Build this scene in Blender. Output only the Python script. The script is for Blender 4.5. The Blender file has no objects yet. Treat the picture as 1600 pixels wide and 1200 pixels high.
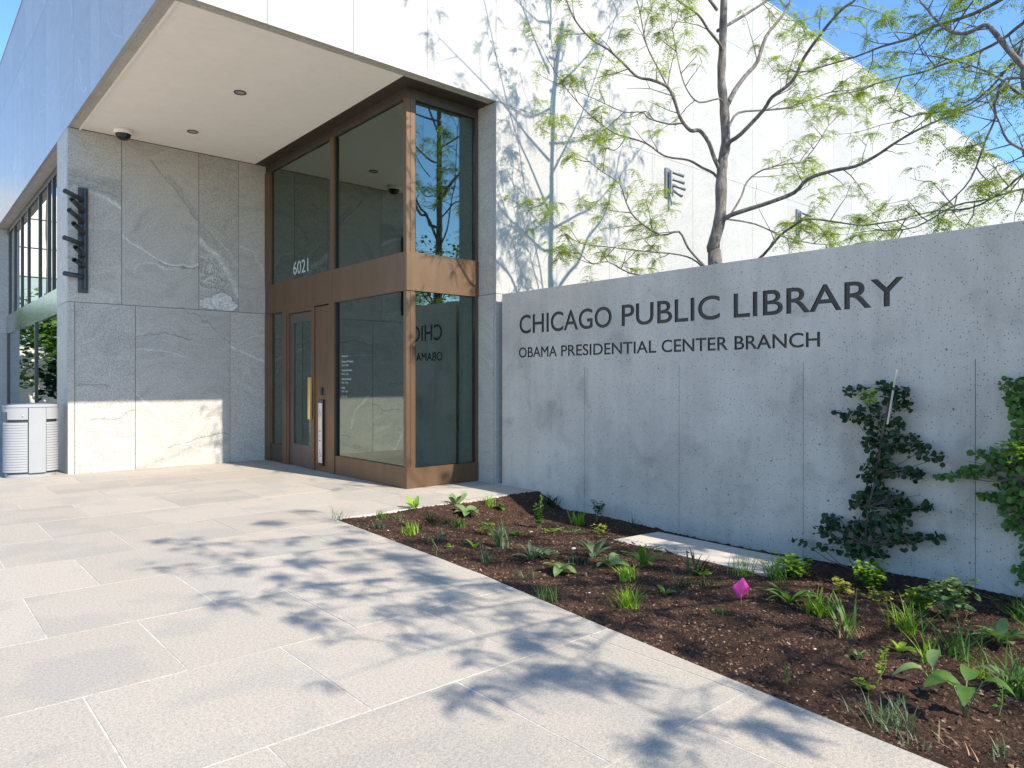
import bpy, bmesh, math, random
import numpy as np
from mathutils import Vector, Matrix

C = bpy.context.scene.collection
scene = bpy.context.scene
R = math.radians

# ------------------------------------------------------------------ camera, sky, sun, exposure
FPX, TH, Y0, EYE = 1112.23, R(48.857), 595.1, 1.5
cam_d = bpy.data.cameras.new('camera'); cam = bpy.data.objects.new('camera', cam_d); C.objects.link(cam)
cam_d.sensor_width = 36.0; cam_d.lens = 36.0 * FPX / 1600.0
cam_d.shift_y = -(600 - Y0) / 1600.0
cam_d.clip_start = 0.05; cam_d.clip_end = 2000
cam.location = (0, 0, EYE)
cam.rotation_euler = (R(90), 0, TH - R(90))
scene.camera = cam

SUN_TRAVEL = Vector((-0.199, 1.2, -1.0)).normalized()
to_sun = -SUN_TRAVEL
elev = math.asin(to_sun.z)
world = bpy.data.worlds.new('World'); scene.world = world; world.use_nodes = True
wn = world.node_tree; wn.nodes.clear()
sky = wn.nodes.new('ShaderNodeTexSky'); sky.sky_type = 'NISHITA'; sky.sun_disc = False
sky.sun_elevation = elev; sky.sun_rotation = math.atan2(to_sun.x, to_sun.y)
sky.altitude = 180; sky.air_density = 0.9; sky.dust_density = 0.05; sky.ozone_density = 3.0
bg = wn.nodes.new('ShaderNodeBackground'); bg.inputs[1].default_value = 0.15
wo = wn.nodes.new('ShaderNodeOutputWorld')
hs = wn.nodes.new('ShaderNodeHueSaturation'); hs.inputs['Saturation'].default_value = 1.14
wn.links.new(sky.outputs[0], hs.inputs['Color']); wn.links.new(hs.outputs[0], bg.inputs[0]); wn.links.new(bg.outputs[0], wo.inputs[0])
sun_d = bpy.data.lights.new('sun', 'SUN'); sun_d.energy = 3.9; sun_d.angle = R(0.45); sun_d.color = (1.0, 0.93, 0.83)
sun = bpy.data.objects.new('sun', sun_d); C.objects.link(sun)
sun.rotation_euler = SUN_TRAVEL.to_track_quat('-Z', 'Y').to_euler(); sun.location = (3, -12, 14)
scene.view_settings.view_transform = 'Standard'; scene.view_settings.look = 'None'
scene.view_settings.exposure = 1.15; scene.view_settings.gamma = 1; scene.view_settings.use_curve_mapping = False

# measuring helpers: a direction on the ground for a column of the survey picture
def D(x):
    u = (x - 800) / FPX
    return math.cos(TH) + u * math.sin(TH), math.sin(TH) - u * math.cos(TH)
def onX(x, y, X):
    a, b = D(x); d = X / a; return Vector((X, d * b, EYE - (y - Y0) / FPX * d))
def onY(x, y, Y):
    a, b = D(x); d = Y / b; return Vector((d * a, Y, EYE - (y - Y0) / FPX * d))
def onZ(x, y, z=0.0):
    a, b = D(x); d = FPX * (EYE - z) / (y - Y0); return Vector((d * a, d * b, z))
def atd(x, y, d):
    a, b = D(x); return Vector((d * a, d * b, EYE - (y - Y0) / FPX * d))

# ------------------------------------------------------------------ object helpers
def tag(o, label=None, cat=None, group=None, kind=None):
    if label: o['label'] = label
    if cat: o['category'] = cat
    if group: o['group'] = group
    if kind: o['kind'] = kind
    return o
def link(name, me, mat=None, parent=None):
    o = bpy.data.objects.new(name, me); C.objects.link(o)
    if mat is not None and me is not None and len(me.materials) == 0: me.materials.append(mat)
    if parent is not None:
        o.parent = parent
        o.matrix_parent_inverse = Matrix.Translation(-Vector(parent.location)) if tuple(parent.rotation_euler) == (0, 0, 0) else parent.matrix_basis.inverted()
    return o
def empty(name, loc=(0, 0, 0)):
    o = bpy.data.objects.new(name, None); C.objects.link(o); o.location = loc; o.empty_display_size = .2; return o
class MB:
    def __init__(s): s.v = []; s.f = []; s.sm = []
    def add(s, vs, fs, smooth=False):
        n = len(s.v); s.v += [tuple(v) for v in vs]; s.f += [tuple(i + n for i in f) for f in fs]; s.sm += [smooth] * len(fs); return s
    def box(s, x0, x1, y0, y1, z0, z1):
        vs = [(x0, y0, z0), (x1, y0, z0), (x1, y1, z0), (x0, y1, z0), (x0, y0, z1), (x1, y0, z1), (x1, y1, z1), (x0, y1, z1)]
        return s.add(vs, [(0, 3, 2, 1), (4, 5, 6, 7), (0, 1, 5, 4), (1, 2, 6, 5), (2, 3, 7, 6), (3, 0, 4, 7)])
    def tube(s, pts, rad, n=6, cap=True):
        pts = [Vector(p) for p in pts]; m = len(pts)
        if not hasattr(rad, '__len__'): rad = [rad] * m
        vs = []; up = None
        for i, p in enumerate(pts):
            t = (pts[min(i + 1, m - 1)] - pts[max(i - 1, 0)])
            t = t.normalized() if t.length > 1e-9 else Vector((0, 0, 1))
            if up is None:
                up = Vector((1, 0, 0)) if abs(t.x) < .8 else Vector((0, 1, 0))
            up = (up - t * up.dot(t)).normalized(); w = t.cross(up)
            for k in range(n):
                a = 2 * math.pi * k / n; vs.append(p + (up * math.cos(a) + w * math.sin(a)) * rad[i])
        fs = [(i * n + k, i * n + (k + 1) % n, (i + 1) * n + (k + 1) % n, (i + 1) * n + k) for i in range(m - 1) for k in range(n)]
        s.add(vs, fs, True)
        if cap:
            s.add(vs[:n], [tuple(range(n))[::-1]]); s.add(vs[-n:], [tuple(range(n))])
        return s
    def prism(s, poly, z0, z1):
        n = len(poly); vs = [(x, y, z0) for x, y in poly] + [(x, y, z1) for x, y in poly]
        return s.add(vs, [tuple(range(n))[::-1], tuple(range(n, 2 * n))] + [(i, (i + 1) % n, n + (i + 1) % n, n + i) for i in range(n)])
    def mesh(s, name, mat=None):
        me = bpy.data.meshes.new(name); me.from_pydata(s.v, [], s.f)
        me.polygons.foreach_set('use_smooth', s.sm); me.update()
        if mat is not None: me.materials.append(mat)
        return me
    def build(s, name, mat, parent=None): return link(name, s.mesh(name, mat), None, parent)
def bevel(o, w=.004, seg=2):
    m = o.modifiers.new('bevel', 'BEVEL'); m.width = w; m.segments = seg; m.limit_method = 'ANGLE'; return o
def bx(name, mat, parent, x0, x1, y0, y1, z0, z1, bev=0):
    o = MB().box(x0, x1, y0, y1, z0, z1).build(name, mat, parent)
    if bev: bevel(o, bev)
    return o
def np_mesh(name, verts, faces, mat, smooth=False):
    """verts (N,3), faces (M,k) all the same size"""
    me = bpy.data.meshes.new(name); N, (M, k) = len(verts), faces.shape
    me.vertices.add(N); me.vertices.foreach_set('co', verts.astype(np.float32).ravel())
    me.loops.add(M * k); me.loops.foreach_set('vertex_index', faces.astype(np.int32).ravel())
    me.polygons.add(M); me.polygons.foreach_set('loop_start', np.arange(0, M * k, k, dtype=np.int32))
    if smooth: me.polygons.foreach_set('use_smooth', np.ones(M, dtype=bool))
    me.update(calc_edges=True)
    me.materials.append(mat); return me

# ------------------------------------------------------------------ materials
class NT:
    def __init__(s, name):
        s.m = bpy.data.materials.new(name); s.m.use_nodes = True; s.t = s.m.node_tree
        s.b = s.t.nodes['Principled BSDF']; s.out = s.t.nodes['Material Output']
    def n(s, typ, ins=None, **kw):
        nd = s.t.nodes.new(typ)
        for k, v in kw.items(): setattr(nd, k, v)
        for k, v in (ins or {}).items(): s.set(nd, k, v)
        return nd
    def set(s, nd, k, v):
        i = nd.inputs[k]
        if isinstance(v, bpy.types.NodeSocket): s.t.links.new(v, i)
        elif isinstance(v, (tuple, list)) and len(v) == 3 and len(getattr(i, 'default_value', [0] * 3)) == 4: i.default_value = (*v, 1)
        else: i.default_value = v
    def pos(s, rnd=0.0, scale=None):
        g = s.n('ShaderNodeNewGeometry').outputs['Position']
        if rnd:
            r = s.n('ShaderNodeObjectInfo').outputs['Random']
            o = s.n('ShaderNodeMath', {0: r, 1: rnd}, operation='MULTIPLY').outputs[0]
            g = s.n('ShaderNodeVectorMath', {0: g, 1: o}, operation='ADD').outputs[0]
        if scale: g = s.n('ShaderNodeVectorMath', {0: g, 1: scale}, operation='MULTIPLY').outputs[0]
        return g
    def noise(s, vec, sc, det=3, rough=.5, dist=0.0):
        return s.n('ShaderNodeTexNoise', {'Vector': vec, 'Scale': sc, 'Detail': det, 'Roughness': rough, 'Distortion': dist}).outputs['Fac']
    def vor(s, vec, sc, feature='F1', out='Distance', rnd=1.0):
        return s.n('ShaderNodeTexVoronoi', {'Vector': vec, 'Scale': sc, 'Randomness': rnd}, feature=feature).outputs[out]
    def ramp(s, fac, stops):
        r = s.n('ShaderNodeValToRGB', {0: fac}); e = r.color_ramp.elements
        while len(e) < len(stops): e.new(.5)
        for el, (p, c) in zip(e, stops):
            el.position = p; el.color = (c, c, c, 1) if not hasattr(c, '__len__') else (*c, 1)
        return r.outputs[0]
    def math(s, op, a, b=0.0, c=0.0): return s.n('ShaderNodeMath', {0: a, 1: b, 2: c}, operation=op).outputs[0]
    def mix(s, f, a, b, mode='MIX'):
        nd = s.n('ShaderNodeMix', data_type='RGBA', blend_type=mode)
        for i, v in ((0, f), (6, a), (7, b)):
            if isinstance(v, bpy.types.NodeSocket): s.t.links.new(v, nd.inputs[i])
            elif i == 0: nd.inputs[0].default_value = v
            else: nd.inputs[i].default_value = (*v, 1) if hasattr(v, '__len__') else (v, v, v, 1)
        return nd.outputs[2]
    def bump(s, h, strength=.3, dist=.01):
        b = s.n('ShaderNodeBump', {'Height': h, 'Strength': strength, 'Distance': dist}); s.set(s.b, 'Normal', b.outputs[0])
    def p(s, **kw):
        for k, v in kw.items():
            s.set(s.b, {'col': 'Base Color', 'rough': 'Roughness', 'metal': 'Metallic', 'spec': 'Specular IOR Level', 'coat': 'Coat Weight', 'ior': 'IOR'}[k], v)
        return s

def granite(name, base, vein=.5, rough=.5, speck=.35, streak=.25, spec=.5):
    t = NT(name); v = t.pos(37.0)
    warp = t.noise(v, .55, 2); wv = t.n('ShaderNodeVectorMath', {0: v, 1: t.n('ShaderNodeCombineXYZ', {0: warp, 1: warp, 2: t.math('MULTIPLY', warp, 2.2)}).outputs[0]}, operation='ADD').outputs[0]
    sp = t.ramp(t.noise(v, 75, 4, .85), [(.36, 1 - speck), (.5, 1.0), (.62, 1 + speck * .35)])
    sp2 = t.ramp(t.noise(v, 38, 3, .8), [(.32, .84), (.7, 1.08)])
    sv = t.n('ShaderNodeVectorMath', {0: wv, 1: (1, 1, 4.0)}, operation='MULTIPLY').outputs[0]
    st = t.ramp(t.noise(sv, 1.6, 6, .6, 1.2), [(.3, 1 - streak), (.5, 1.0), (.72, 1 + streak * .5)])
    n1 = t.noise(wv, .42, 3, .5, .8)
    d = t.math('ABSOLUTE', t.math('SUBTRACT', n1, .5))
    vmask = t.ramp(t.noise(v, .6, 2), [(.44, .1), (.58, 1)])
    vn = t.math('MULTIPLY', vmask, t.ramp(d, [(.0, 1), (.003, .5), (.007, 0)]))
    n2 = t.noise(wv, 1.3, 5, .6, 2.0)
    d2 = t.math('ABSOLUTE', t.math('SUBTRACT', n2, .47)); mask = t.ramp(t.noise(v, .8, 2), [(.52, 0), (.62, 1)])
    vd = t.math('MULTIPLY', t.ramp(d2, [(.0, 1), (.006, .4), (.012, 0)]), mask)
    col = t.mix(1, base, sp, 'MULTIPLY'); col = t.mix(1, col, sp2, 'MULTIPLY'); col = t.mix(1, col, st, 'MULTIPLY')
    col = t.mix(t.math('MULTIPLY', vn, vein), col, (min(1, base[0] * 1.7), min(1, base[1] * 1.7), min(1, base[2] * 1.68)))
    col = t.mix(t.math('MULTIPLY', vd, vein * .9), col, tuple(c * .35 for c in base))
    tint = t.ramp(t.n('ShaderNodeObjectInfo').outputs['Random'], [(0, .93), (1, 1.06)])
    col = t.mix(1, col, tint, 'MULTIPLY')
    t.p(col=col, rough=rough, spec=spec); t.bump(t.noise(v, 160, 2), .08, .003)
    return t.m
M = {}
M['wall_stone'] = granite('grey veined granite', (.46, .425, .375), .22, .6, .6, .14)
M['facade_stone'] = granite('pale granite', (.41, .394, .366), .3, .6, .2, .07)
M['polished_stone'] = granite('polished granite', (.40, .375, .36), .6, .33, .25, .12, .35)
def plain(name, col, rough=.5, metal=0.0, spec=.5, grain=.06, gs=60):
    t = NT(name); v = t.pos(9.0)
    n = t.ramp(t.noise(v, gs, 4, .6), [(.3, 1 - grain), (.7, 1 + grain)])
    n2 = t.ramp(t.noise(v, 2.1, 4, .6), [(.3, 1 - grain), (.7, 1 + grain)])
    t.p(col=t.mix(1, t.mix(1, col, n, 'MULTIPLY'), n2, 'MULTIPLY'), rough=t.math('MULTIPLY_ADD', t.noise(v, 5, 4), rough * .4, rough * .8), metal=metal, spec=spec)
    return t.m
M['backing'] = plain('dark joint backing', (.10, .10, .10), .9)
M['plaster'] = plain('cream soffit plaster', (.86, .80, .72), .8, 0, .3, .02, 8)
M['seal'] = plain('black seal', (.015, .015, .015), .5)
M['grout'] = plain('pale joint mortar', (.50, .455, .39), .9, 0, .2, .25, 30)
M['dark_metal'] = plain('dark grey metal', (.055, .06, .065), .42, .5)
M['grey_metal'] = plain('grey bronze metal', (.08, .072, .068), .4, .6)
M['sculpt_grey'] = plain('sunlit grey metal', (.17, .18, .19), .5, .4)  # copy of the dark sculpture metal, sunlight put into its lighter colour
M['spandrel_metal'] = plain('satin spandrel metal', (.34, .36, .38), .16, .9, .5, .03)
M['silver_paint'] = plain('silver powder coat', (.29, .295, .297), .6, .05, .5, .03)
M['steel'] = plain('brushed steel', (.62, .58, .54), .35, .7)
M['brass'] = plain('satin brass', (.80, .56, .22), .38, .85)
M['white_print'] = plain('white vinyl print', (.42, .50, .47), .6)
M['black'] = plain('black plastic', (.012, .012, .013), .25)
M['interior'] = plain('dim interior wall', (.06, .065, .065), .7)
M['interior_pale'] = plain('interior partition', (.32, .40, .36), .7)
M['cream_panel'] = plain('cream stone cladding', (.70, .64, .52), .7)
M['letter'] = plain('dark letter inlay', (.045, .036, .028), .5, .3, .5, .2, 40)
M['pink'] = plain('pink marker flag', (.85, .06, .32), .6)
M['cane'] = plain('pale bamboo', (.62, .55, .42), .7)
M['pebble'] = plain('pebble', (.6, .57, .52), .8, 0, .3, .3, 40)
M['dry'] = plain('dry stalk', (.38, .24, .12), .8)

def bronze(name, col, rough):
    t = NT(name); v = t.pos(13.0, (1, 1, .25))
    n = t.ramp(t.noise(v, 3.5, 5, .65, .6), [(.3, .88), (.7, 1.10)]); n2 = t.ramp(t.noise(t.pos(5), 45, 3), [(.3, .93), (.7, 1.05)])
    t.p(col=t.mix(1, t.mix(1, col, n, 'MULTIPLY'), n2, 'MULTIPLY'), metal=.6, rough=t.math('MULTIPLY_ADD', t.noise(v, 6, 3), .25, rough))
    t.bump(t.noise(t.pos(3), 1.2, 2), .04, .02); return t.m
M['bronze'] = bronze('brushed bronze', (.172, .103, .058), .34)
M['bronze_dark'] = bronze('dark bronze', (.10, .075, .060), .32)
M['door_bronze'] = bronze('door bronze', (.14, .11, .095), .32)

def glass(name, trans, refl, base_r, roughness=0.0):
    t = NT(name); t.t.nodes.remove(t.b)
    tr = t.n('ShaderNodeBsdfTransparent', {'Color': trans}); gl = t.n('ShaderNodeBsdfGlossy', {'Color': refl, 'Roughness': roughness})
    v = t.pos(); wob = t.noise(v, .55, 2)
    bp = t.n('ShaderNodeBump', {'Height': wob, 'Strength': .035, 'Distance': .05}); t.set(gl, 'Normal', bp.outputs[0])
    fr = t.n('ShaderNodeFresnel', {'IOR': 1.5}).outputs[0]
    fac = t.math('MINIMUM', t.math('MULTIPLY_ADD', fr, .9, base_r), .95)
    mx = t.n('ShaderNodeMixShader', {0: fac, 1: tr.outputs[0], 2: gl.outputs[0]})
    t.t.links.new(mx.outputs[0], t.out.inputs[0]); return t.m
M['glass'] = glass('green tinted glass', (.42, .52, .47), (.74, .86, .80), .17)
M['side_glass'] = glass('side bay glass', (.30, .35, .36), (.90, .95, .97), .30)

# the recessed wall is clad in figured slabs: veins drawn along the courses seen on them
def figured_stone():
    x0, x1, z0, z1, step = XL0 - .02, 5.45, -.05, 5.62, .006
    W, H = int((x1 - x0) / step), int((z1 - z0) / step)
    gx, gz = np.meshgrid(x0 + (np.arange(W) + .5) * step, z0 + (np.arange(H) + .5) * step)
    rg = np.random.default_rng(2)
    def vnoise(sc, seed):
        r_ = np.random.default_rng(seed); u, v = gx * sc, gz * sc; g_ = r_.random((256, 256)); i, j = np.floor(u).astype(int), np.floor(v).astype(int); fu, fv = u - i, v - j
        fu, fv = fu * fu * (3 - 2 * fu), fv * fv * (3 - 2 * fv); G = lambda a, b: g_[a % 256, b % 256]
        return (G(i, j) * (1 - fu) + G(i + 1, j) * fu) * (1 - fv) + (G(i, j + 1) * (1 - fu) + G(i + 1, j + 1) * fu) * fv - .5
    wob = [(vnoise(9, k) * .05 + vnoise(30, k + 5) * .022) for k in (1, 2)]
    X, Z = gx + wob[0], gz + wob[1]
    light, dark = np.zeros_like(gx), np.zeros_like(gx)
    def line(pts, w, a, arr, soft=1.0, xr=None):
        P = [onY(px, py, 13.296) for px, py in pts]; d = np.full(gx.shape, 9.0)
        for p, q in zip(P, P[1:]):
            ax, az, bx_, bz = p.x, p.z, q.x - p.x, q.z - p.z; t = np.clip(((X - ax) * bx_ + (Z - az) * bz) / (bx_ ** 2 + bz ** 2 + 1e-9), 0, 1)
            d = np.minimum(d, np.hypot(X - ax - bx_ * t, Z - az - bz * t))
        val = a * np.clip(1.3 - d / w, 0, 1) ** soft
        if xr: val = val * ((gx > onY(xr[0], 300, 13.296).x) & (gx < onY(xr[1], 300, 13.296).x))
        np.maximum(arr, val, out=arr)
    g3 = vnoise(40, 9) + vnoise(90, 10) * .8
    line([(192, 368), (205, 378), (222, 389), (240, 402), (255, 410), (275, 414), (300, 416), (310, 413)], .022, .9, light, 1, (190, 311))
    line([(207, 424), (215, 414), (228, 409), (245, 413), (262, 421), (280, 420)], .014, .7, light)
    line([(240, 404), (255, 413), (275, 417), (300, 419), (310, 416)], .012, .8, dark, 1, (190, 311))
    line([(236, 250), (243, 260), (252, 272), (262, 285), (278, 298), (290, 318), (310, 346)], .02, .55, dark, 1.5, (190, 311))
    line([(262, 278), (280, 293), (294, 318), (306, 336)], .05, .28, dark, 1.2, (190, 311))
    for k in range(7): line([(104, 262 + k * 4.6), (130, 270 + k * 4.4), (160, 279 + k * 4.0), (192, 286 + k * 4.6)], .028, .30 + .12 * (k % 3), dark, 1.2, (104, 190))
    line([(118, 292), (135, 300), (155, 306), (175, 314), (192, 326)], .035, .85, light, 1.2, (104, 190))
    line([(106, 355), (150, 357), (190, 359)], .012, .4, light, 1, (104, 190)); line([(106, 400), (118, 404)], .012, .8, dark)
    line([(311, 374), (325, 390), (340, 400), (352, 418), (364, 440), (373, 462)], .05, .8, light, .8, (311, 373))
    line([(328, 358), (345, 380), (360, 395), (373, 418)], .02, .4, light, 1, (311, 373)); line([(311, 376), (325, 394), (345, 404), (358, 424), (372, 452)], .012, .7, dark, 1, (311, 373))
    c = onY(334, 432, 13.296); rr_ = np.hypot((X - c.x) / .38, (Z - c.z) / .52); sw = np.sin(26 * (np.hypot((X - c.x + .1), (Z - c.z - .12) * .8) + .9 * wob[0] * 6) * 2.2)
    m_ = np.clip(1.15 - rr_, 0, 1) * ((gx > onY(311, 300, 13.296).x) & (gx < onY(373, 300, 13.296).x)) * (gz > 2.78)
    light[:] = np.maximum(light, m_ * np.clip(sw, 0, 1) * .9); dark[:] = np.maximum(dark, m_ * np.clip(-sw, 0, 1) ** 3 * .8)
    for cx, cy, ax_, ay_ in ((325, 474, .17, .10), (346, 470, .20, .15), (357, 478, .16, .09)):
        c = onY(cx, cy, 13.296); q_ = np.hypot((X - c.x) / ax_, (Z - c.z) / ay_); ok = (gz > 2.785) & (gx < onY(372, 300, 13.296).x) & (gx > onY(312, 300, 13.296).x)
        light[:] = np.where((q_ < 1) & ok, .95, light); dark[:] = np.where((q_ < .93) & ok, 0, dark); dark[:] = np.where((abs(q_ - 1.02) < .10) & ok, .8, dark)
    line([(376, 385), (395, 395), (408, 415), (416, 436)], .02, .4, light)
    line([(213, 527), (235, 522), (260, 521), (285, 526), (300, 531)], .011, .75, dark, 1, (212, 359)); line([(285, 483), (310, 495), (335, 513), (357, 534)], .011, .7, dark, 1, (212, 359))
    line([(213, 545), (250, 547), (292, 557)], .013, .55, light, 1, (212, 359)); line([(360, 542), (385, 553), (418, 566)], .024, .75, light, 1, (359, 420)); line([(300, 500), (330, 512), (357, 530)], .012, .4, light, 1, (212, 359))
    line([(119, 602), (140, 599), (158, 600), (170, 604)], .012, .6, dark); line([(140, 655), (165, 656), (185, 653), (210, 641)], .013, .7, dark, 1, (117, 211))
    line([(213, 616), (235, 636), (252, 650), (262, 682)], .02, .6, light, 1, (212, 359)); line([(262, 700), (290, 692), (320, 682), (350, 677), (359, 679)], .014, .75, dark, 1, (212, 359))
    line([(222, 730), (262, 716), (300, 700), (330, 692), (358, 688)], .08, .28, dark, 1, (212, 359)); line([(240, 722), (275, 712), (300, 700), (345, 689)], .012, .6, dark, 1, (212, 359))
    line([(118, 678), (130, 700), (145, 722), (158, 738)], .03, .55, light, 1, (117, 211)); line([(280, 690), (310, 700), (345, 705)], .015, .5, light, 1, (212, 359))
    for k in range(9): line([(108 + 11 * k, 470 - 6 * k), (125 + 11 * k, 440 - 4 * k), (150 + 11 * k, 425 - 3 * k)], .008, .22, light, 1, (104, 190) if k < 5 else (190, 311))
    light *= .8 * np.clip(.72 + g3 * 1.0, 0, 1.2); dark *= .85 * np.clip(.9 + g3 * .9, 0, 1.2)
    img = bpy.data.images.new('stone_figure', W, H, float_buffer=True); img.colorspace_settings.name = 'Non-Color'
    px_ = np.ones((H, W, 4), np.float32); px_[..., 0] = np.clip(light, 0, 1); px_[..., 1] = np.clip(dark, 0, 1); px_[..., 2] = 0; img.pixels.foreach_set(px_.ravel()); img.pack()
    m = M['wall_stone'].copy(); m.name = 'figured granite'; nt = m.node_tree; b_ = nt.nodes['Principled BSDF']; src = b_.inputs['Base Color'].links[0].from_socket
    g_ = nt.nodes.new('ShaderNodeNewGeometry'); sp_ = nt.nodes.new('ShaderNodeSeparateXYZ'); nt.links.new(g_.outputs['Position'], sp_.inputs[0])
    cb = nt.nodes.new('ShaderNodeCombineXYZ')
    for o_, (a_, b2) in ((0, (x0, x1)), (2, (z0, z1))):
        mr = nt.nodes.new('ShaderNodeMapRange'); mr.clamp = False; mr.inputs[1].default_value = a_; mr.inputs[2].default_value = b2; nt.links.new(sp_.outputs[o_], mr.inputs[0]); nt.links.new(mr.outputs[0], cb.inputs[0 if o_ == 0 else 1])
    it = nt.nodes.new('ShaderNodeTexImage'); it.image = img; it.extension = 'EXTEND'; nt.links.new(cb.outputs[0], it.inputs[0]); sc_ = nt.nodes.new('ShaderNodeSeparateColor'); nt.links.new(it.outputs[0], sc_.inputs[0])
    for ch, col in ((1, (.12, .12, .125, 1)), (0, (.74, .72, .68, 1))):
        mx = nt.nodes.new('ShaderNodeMix'); mx.data_type = 'RGBA'; nt.links.new(sc_.outputs[ch], mx.inputs[0]); nt.links.new(src, mx.inputs[6]); mx.inputs[7].default_value = col; src = mx.outputs[2]
    nt.links.new(src, b_.inputs['Base Color']); return m
XL0 = 2.145
M['figured'] = figured_stone()
M['slab'] = plain('pale honed slab', (.50, .44, .37), .8, 0, .3, .08, 60)

# paving
def paving_mat():
    t = NT('flamed granite paver'); v = t.pos(0)
    g1 = t.ramp(t.noise(v, 60, 4, .85), [(.34, .70), (.5, 1.0), (.66, 1.15)])
    g2 = t.ramp(t.noise(v, 190, 2, .6), [(.35, .74), (.62, 1.12)])
    r = t.n('ShaderNodeObjectInfo').outputs['Random']
    vr = t.pos(53.0)
    st = t.ramp(t.noise(vr, 1.35, 4, .5, .3), [(.50, 0), (.57, 1)])
    st2 = t.ramp(t.noise(vr, 1.9, 4, .6), [(.35, .0), (.7, 1)])
    warm = t.ramp(t.noise(t.pos(91.0), .5, 3), [(.35, (.445, .388, .315)), (.65, (.45, .392, .32))])
    col = t.mix(t.math('MULTIPLY', st, .42), warm, (.33, .315, .28))
    col = t.mix(t.math('MULTIPLY', st2, .14), col, (.44, .395, .335))
    col = t.mix(1, col, g1, 'MULTIPLY'); col = t.mix(1, col, g2, 'MULTIPLY')
    col = t.mix(1, col, t.ramp(r, [(0, .92), (.7, 1.0), (1, 1.05)]), 'MULTIPLY')
    t.p(col=col, rough=.8, spec=.3); t.bump(t.noise(v, 95, 3, .7), .35, .004); return t.m
M['paver'] = paving_mat()

def concrete_mat():
    t = NT('cast concrete'); v = t.pos()
    base = t.ramp(t.noise(v, .8, 6, .62, .3), [(.3, (.43, .383, .33)), (.5, (.52, .463, .397)), (.7, (.58, .52, .45))])
    vv = t.pos(0, (5, 5, .3)); run = t.ramp(t.noise(vv, 1.0, 5, .65), [(.3, .90), (.6, 1.03)])
    fine = t.ramp(t.noise(v, 65, 4, .75), [(.35, .90), (.65, 1.07)])
    sp = t.noise(v, 3.2, 3, .6); blot = t.ramp(t.noise(v, 2.2, 4, .55, .3), [(.55, 1), (.70, .80)])
    vd = t.vor(v, 12, rnd=1); cell = t.vor(v, 12, out='Color')
    sel = t.n('ShaderNodeSeparateColor', {0: cell}).outputs[0]
    rad = t.math('MULTIPLY', t.math('GREATER_THAN', sel, .5), t.math('MULTIPLY_ADD', sel, .26, -.03))
    pit = t.n('ShaderNodeMapRange', {0: t.math('SUBTRACT', rad, vd), 1: 0.0, 2: .06, 3: 0.0, 4: 1.0}).outputs[0]
    vd2 = t.vor(v, 42); s2 = t.n('ShaderNodeSeparateColor', {0: t.vor(v, 42, out='Color')}).outputs[1]
    pit2 = t.n('ShaderNodeMapRange', {0: t.math('SUBTRACT', t.math('MULTIPLY', t.math('GREATER_THAN', s2, .62), .24), vd2), 1: 0.0, 2: .08, 3: 0.0, 4: 1.0}).outputs[0]
    pits = t.math('MAXIMUM', pit, pit2)
    col = t.mix(1, base, run, 'MULTIPLY'); col = t.mix(1, col, fine, 'MULTIPLY'); col = t.mix(1, col, blot, 'MULTIPLY')
    col = t.mix(t.math('MULTIPLY', pits, .95), col, (.12, .11, .10))
    t.p(col=col, rough=.75, spec=.35)
    h = t.math('SUBTRACT', t.math('MULTIPLY', t.noise(v, 40, 3), .15), pits)
    t.bump(h, .5, .004); return t.m
M['concrete'] = concrete_mat()

def soil_mat():
    t = NT('dark mulch'); v = t.pos()
    c = t.ramp(t.noise(v, 38, 5, .8), [(.3, (.022, .012, .008)), (.5, (.075, .040, .026)), (.62, (.13, .075, .048)), (.75, (.24, .15, .10))])
    big = t.ramp(t.noise(v, 1.5, 4, .6), [(.35, (.7, .68, .66)), (.55, (1, 1, 1)), (.75, (1.5, 1.42, 1.3))])
    t.p(col=t.mix(1, c, big, 'MULTIPLY'), rough=.9, spec=.2); t.bump(t.noise(v, 60, 5, .8), 1.0, .03); return t.m
M['soil'] = soil_mat()
def rand_mat(name, stops, rough=.8, sc=25):
    t = NT(name); v = t.pos(); t.p(col=t.ramp(t.n('ShaderNodeNewGeometry').outputs['Random Per Island'], stops), rough=rough, spec=.2); return t.m
M['chips'] = rand_mat('bark chips', [(0, (.025, .013, .009)), (.5, (.085, .045, .03)), (.9, (.14, .08, .05)), (1, (.30, .21, .14))])

def leaf_mat(name, c0, c1, trans=.35, rough=.5, tr=(.9, 1.1, .35)):
    t = NT(name)
    r = t.n('ShaderNodeNewGeometry').outputs['Random Per Island']
    v = t.pos(); n = t.noise(v, 2.5, 3)
    fn = t.noise(v, 55, 3, .6)
    f = t.math('MULTIPLY_ADD', fn, .5, t.math('MULTIPLY_ADD', r, .6, -.25)); f = t.math('ADD', f, t.math('MULTIPLY_ADD', n, .8, -.4)); f0 = t.math('MULTIPLY_ADD', r, .6, t.math('MULTIPLY_ADD', n, .8, -.2))
    f = t.math('MINIMUM', t.math('MAXIMUM', f, 0.0), 1.0)
    col = t.mix(f, tuple(c * .8 for c in c0), c1)
    t.p(col=col, rough=rough, spec=.35)
    tb = t.n('ShaderNodeBsdfTranslucent', {'Color': t.mix(1, col, tr, 'MULTIPLY')})
    mx = t.n('ShaderNodeMixShader', {0: trans, 1: t.b.outputs[0], 2: tb.outputs[0]})
    t.t.links.new(mx.outputs[0], t.out.inputs[0]); return t.m
M['locust'] = leaf_mat('young locust leaves', (.20, .27, .03), (.44, .50, .06), .5, .5, (1.2, 1.35, .45))
M['leaf_dark'] = leaf_mat('dark green leaves', (.010, .034, .009), (.05, .105, .025), .2)
M['leaf_mid'] = leaf_mat('green leaves', (.07, .16, .03), (.17, .30, .05), .38)
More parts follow.
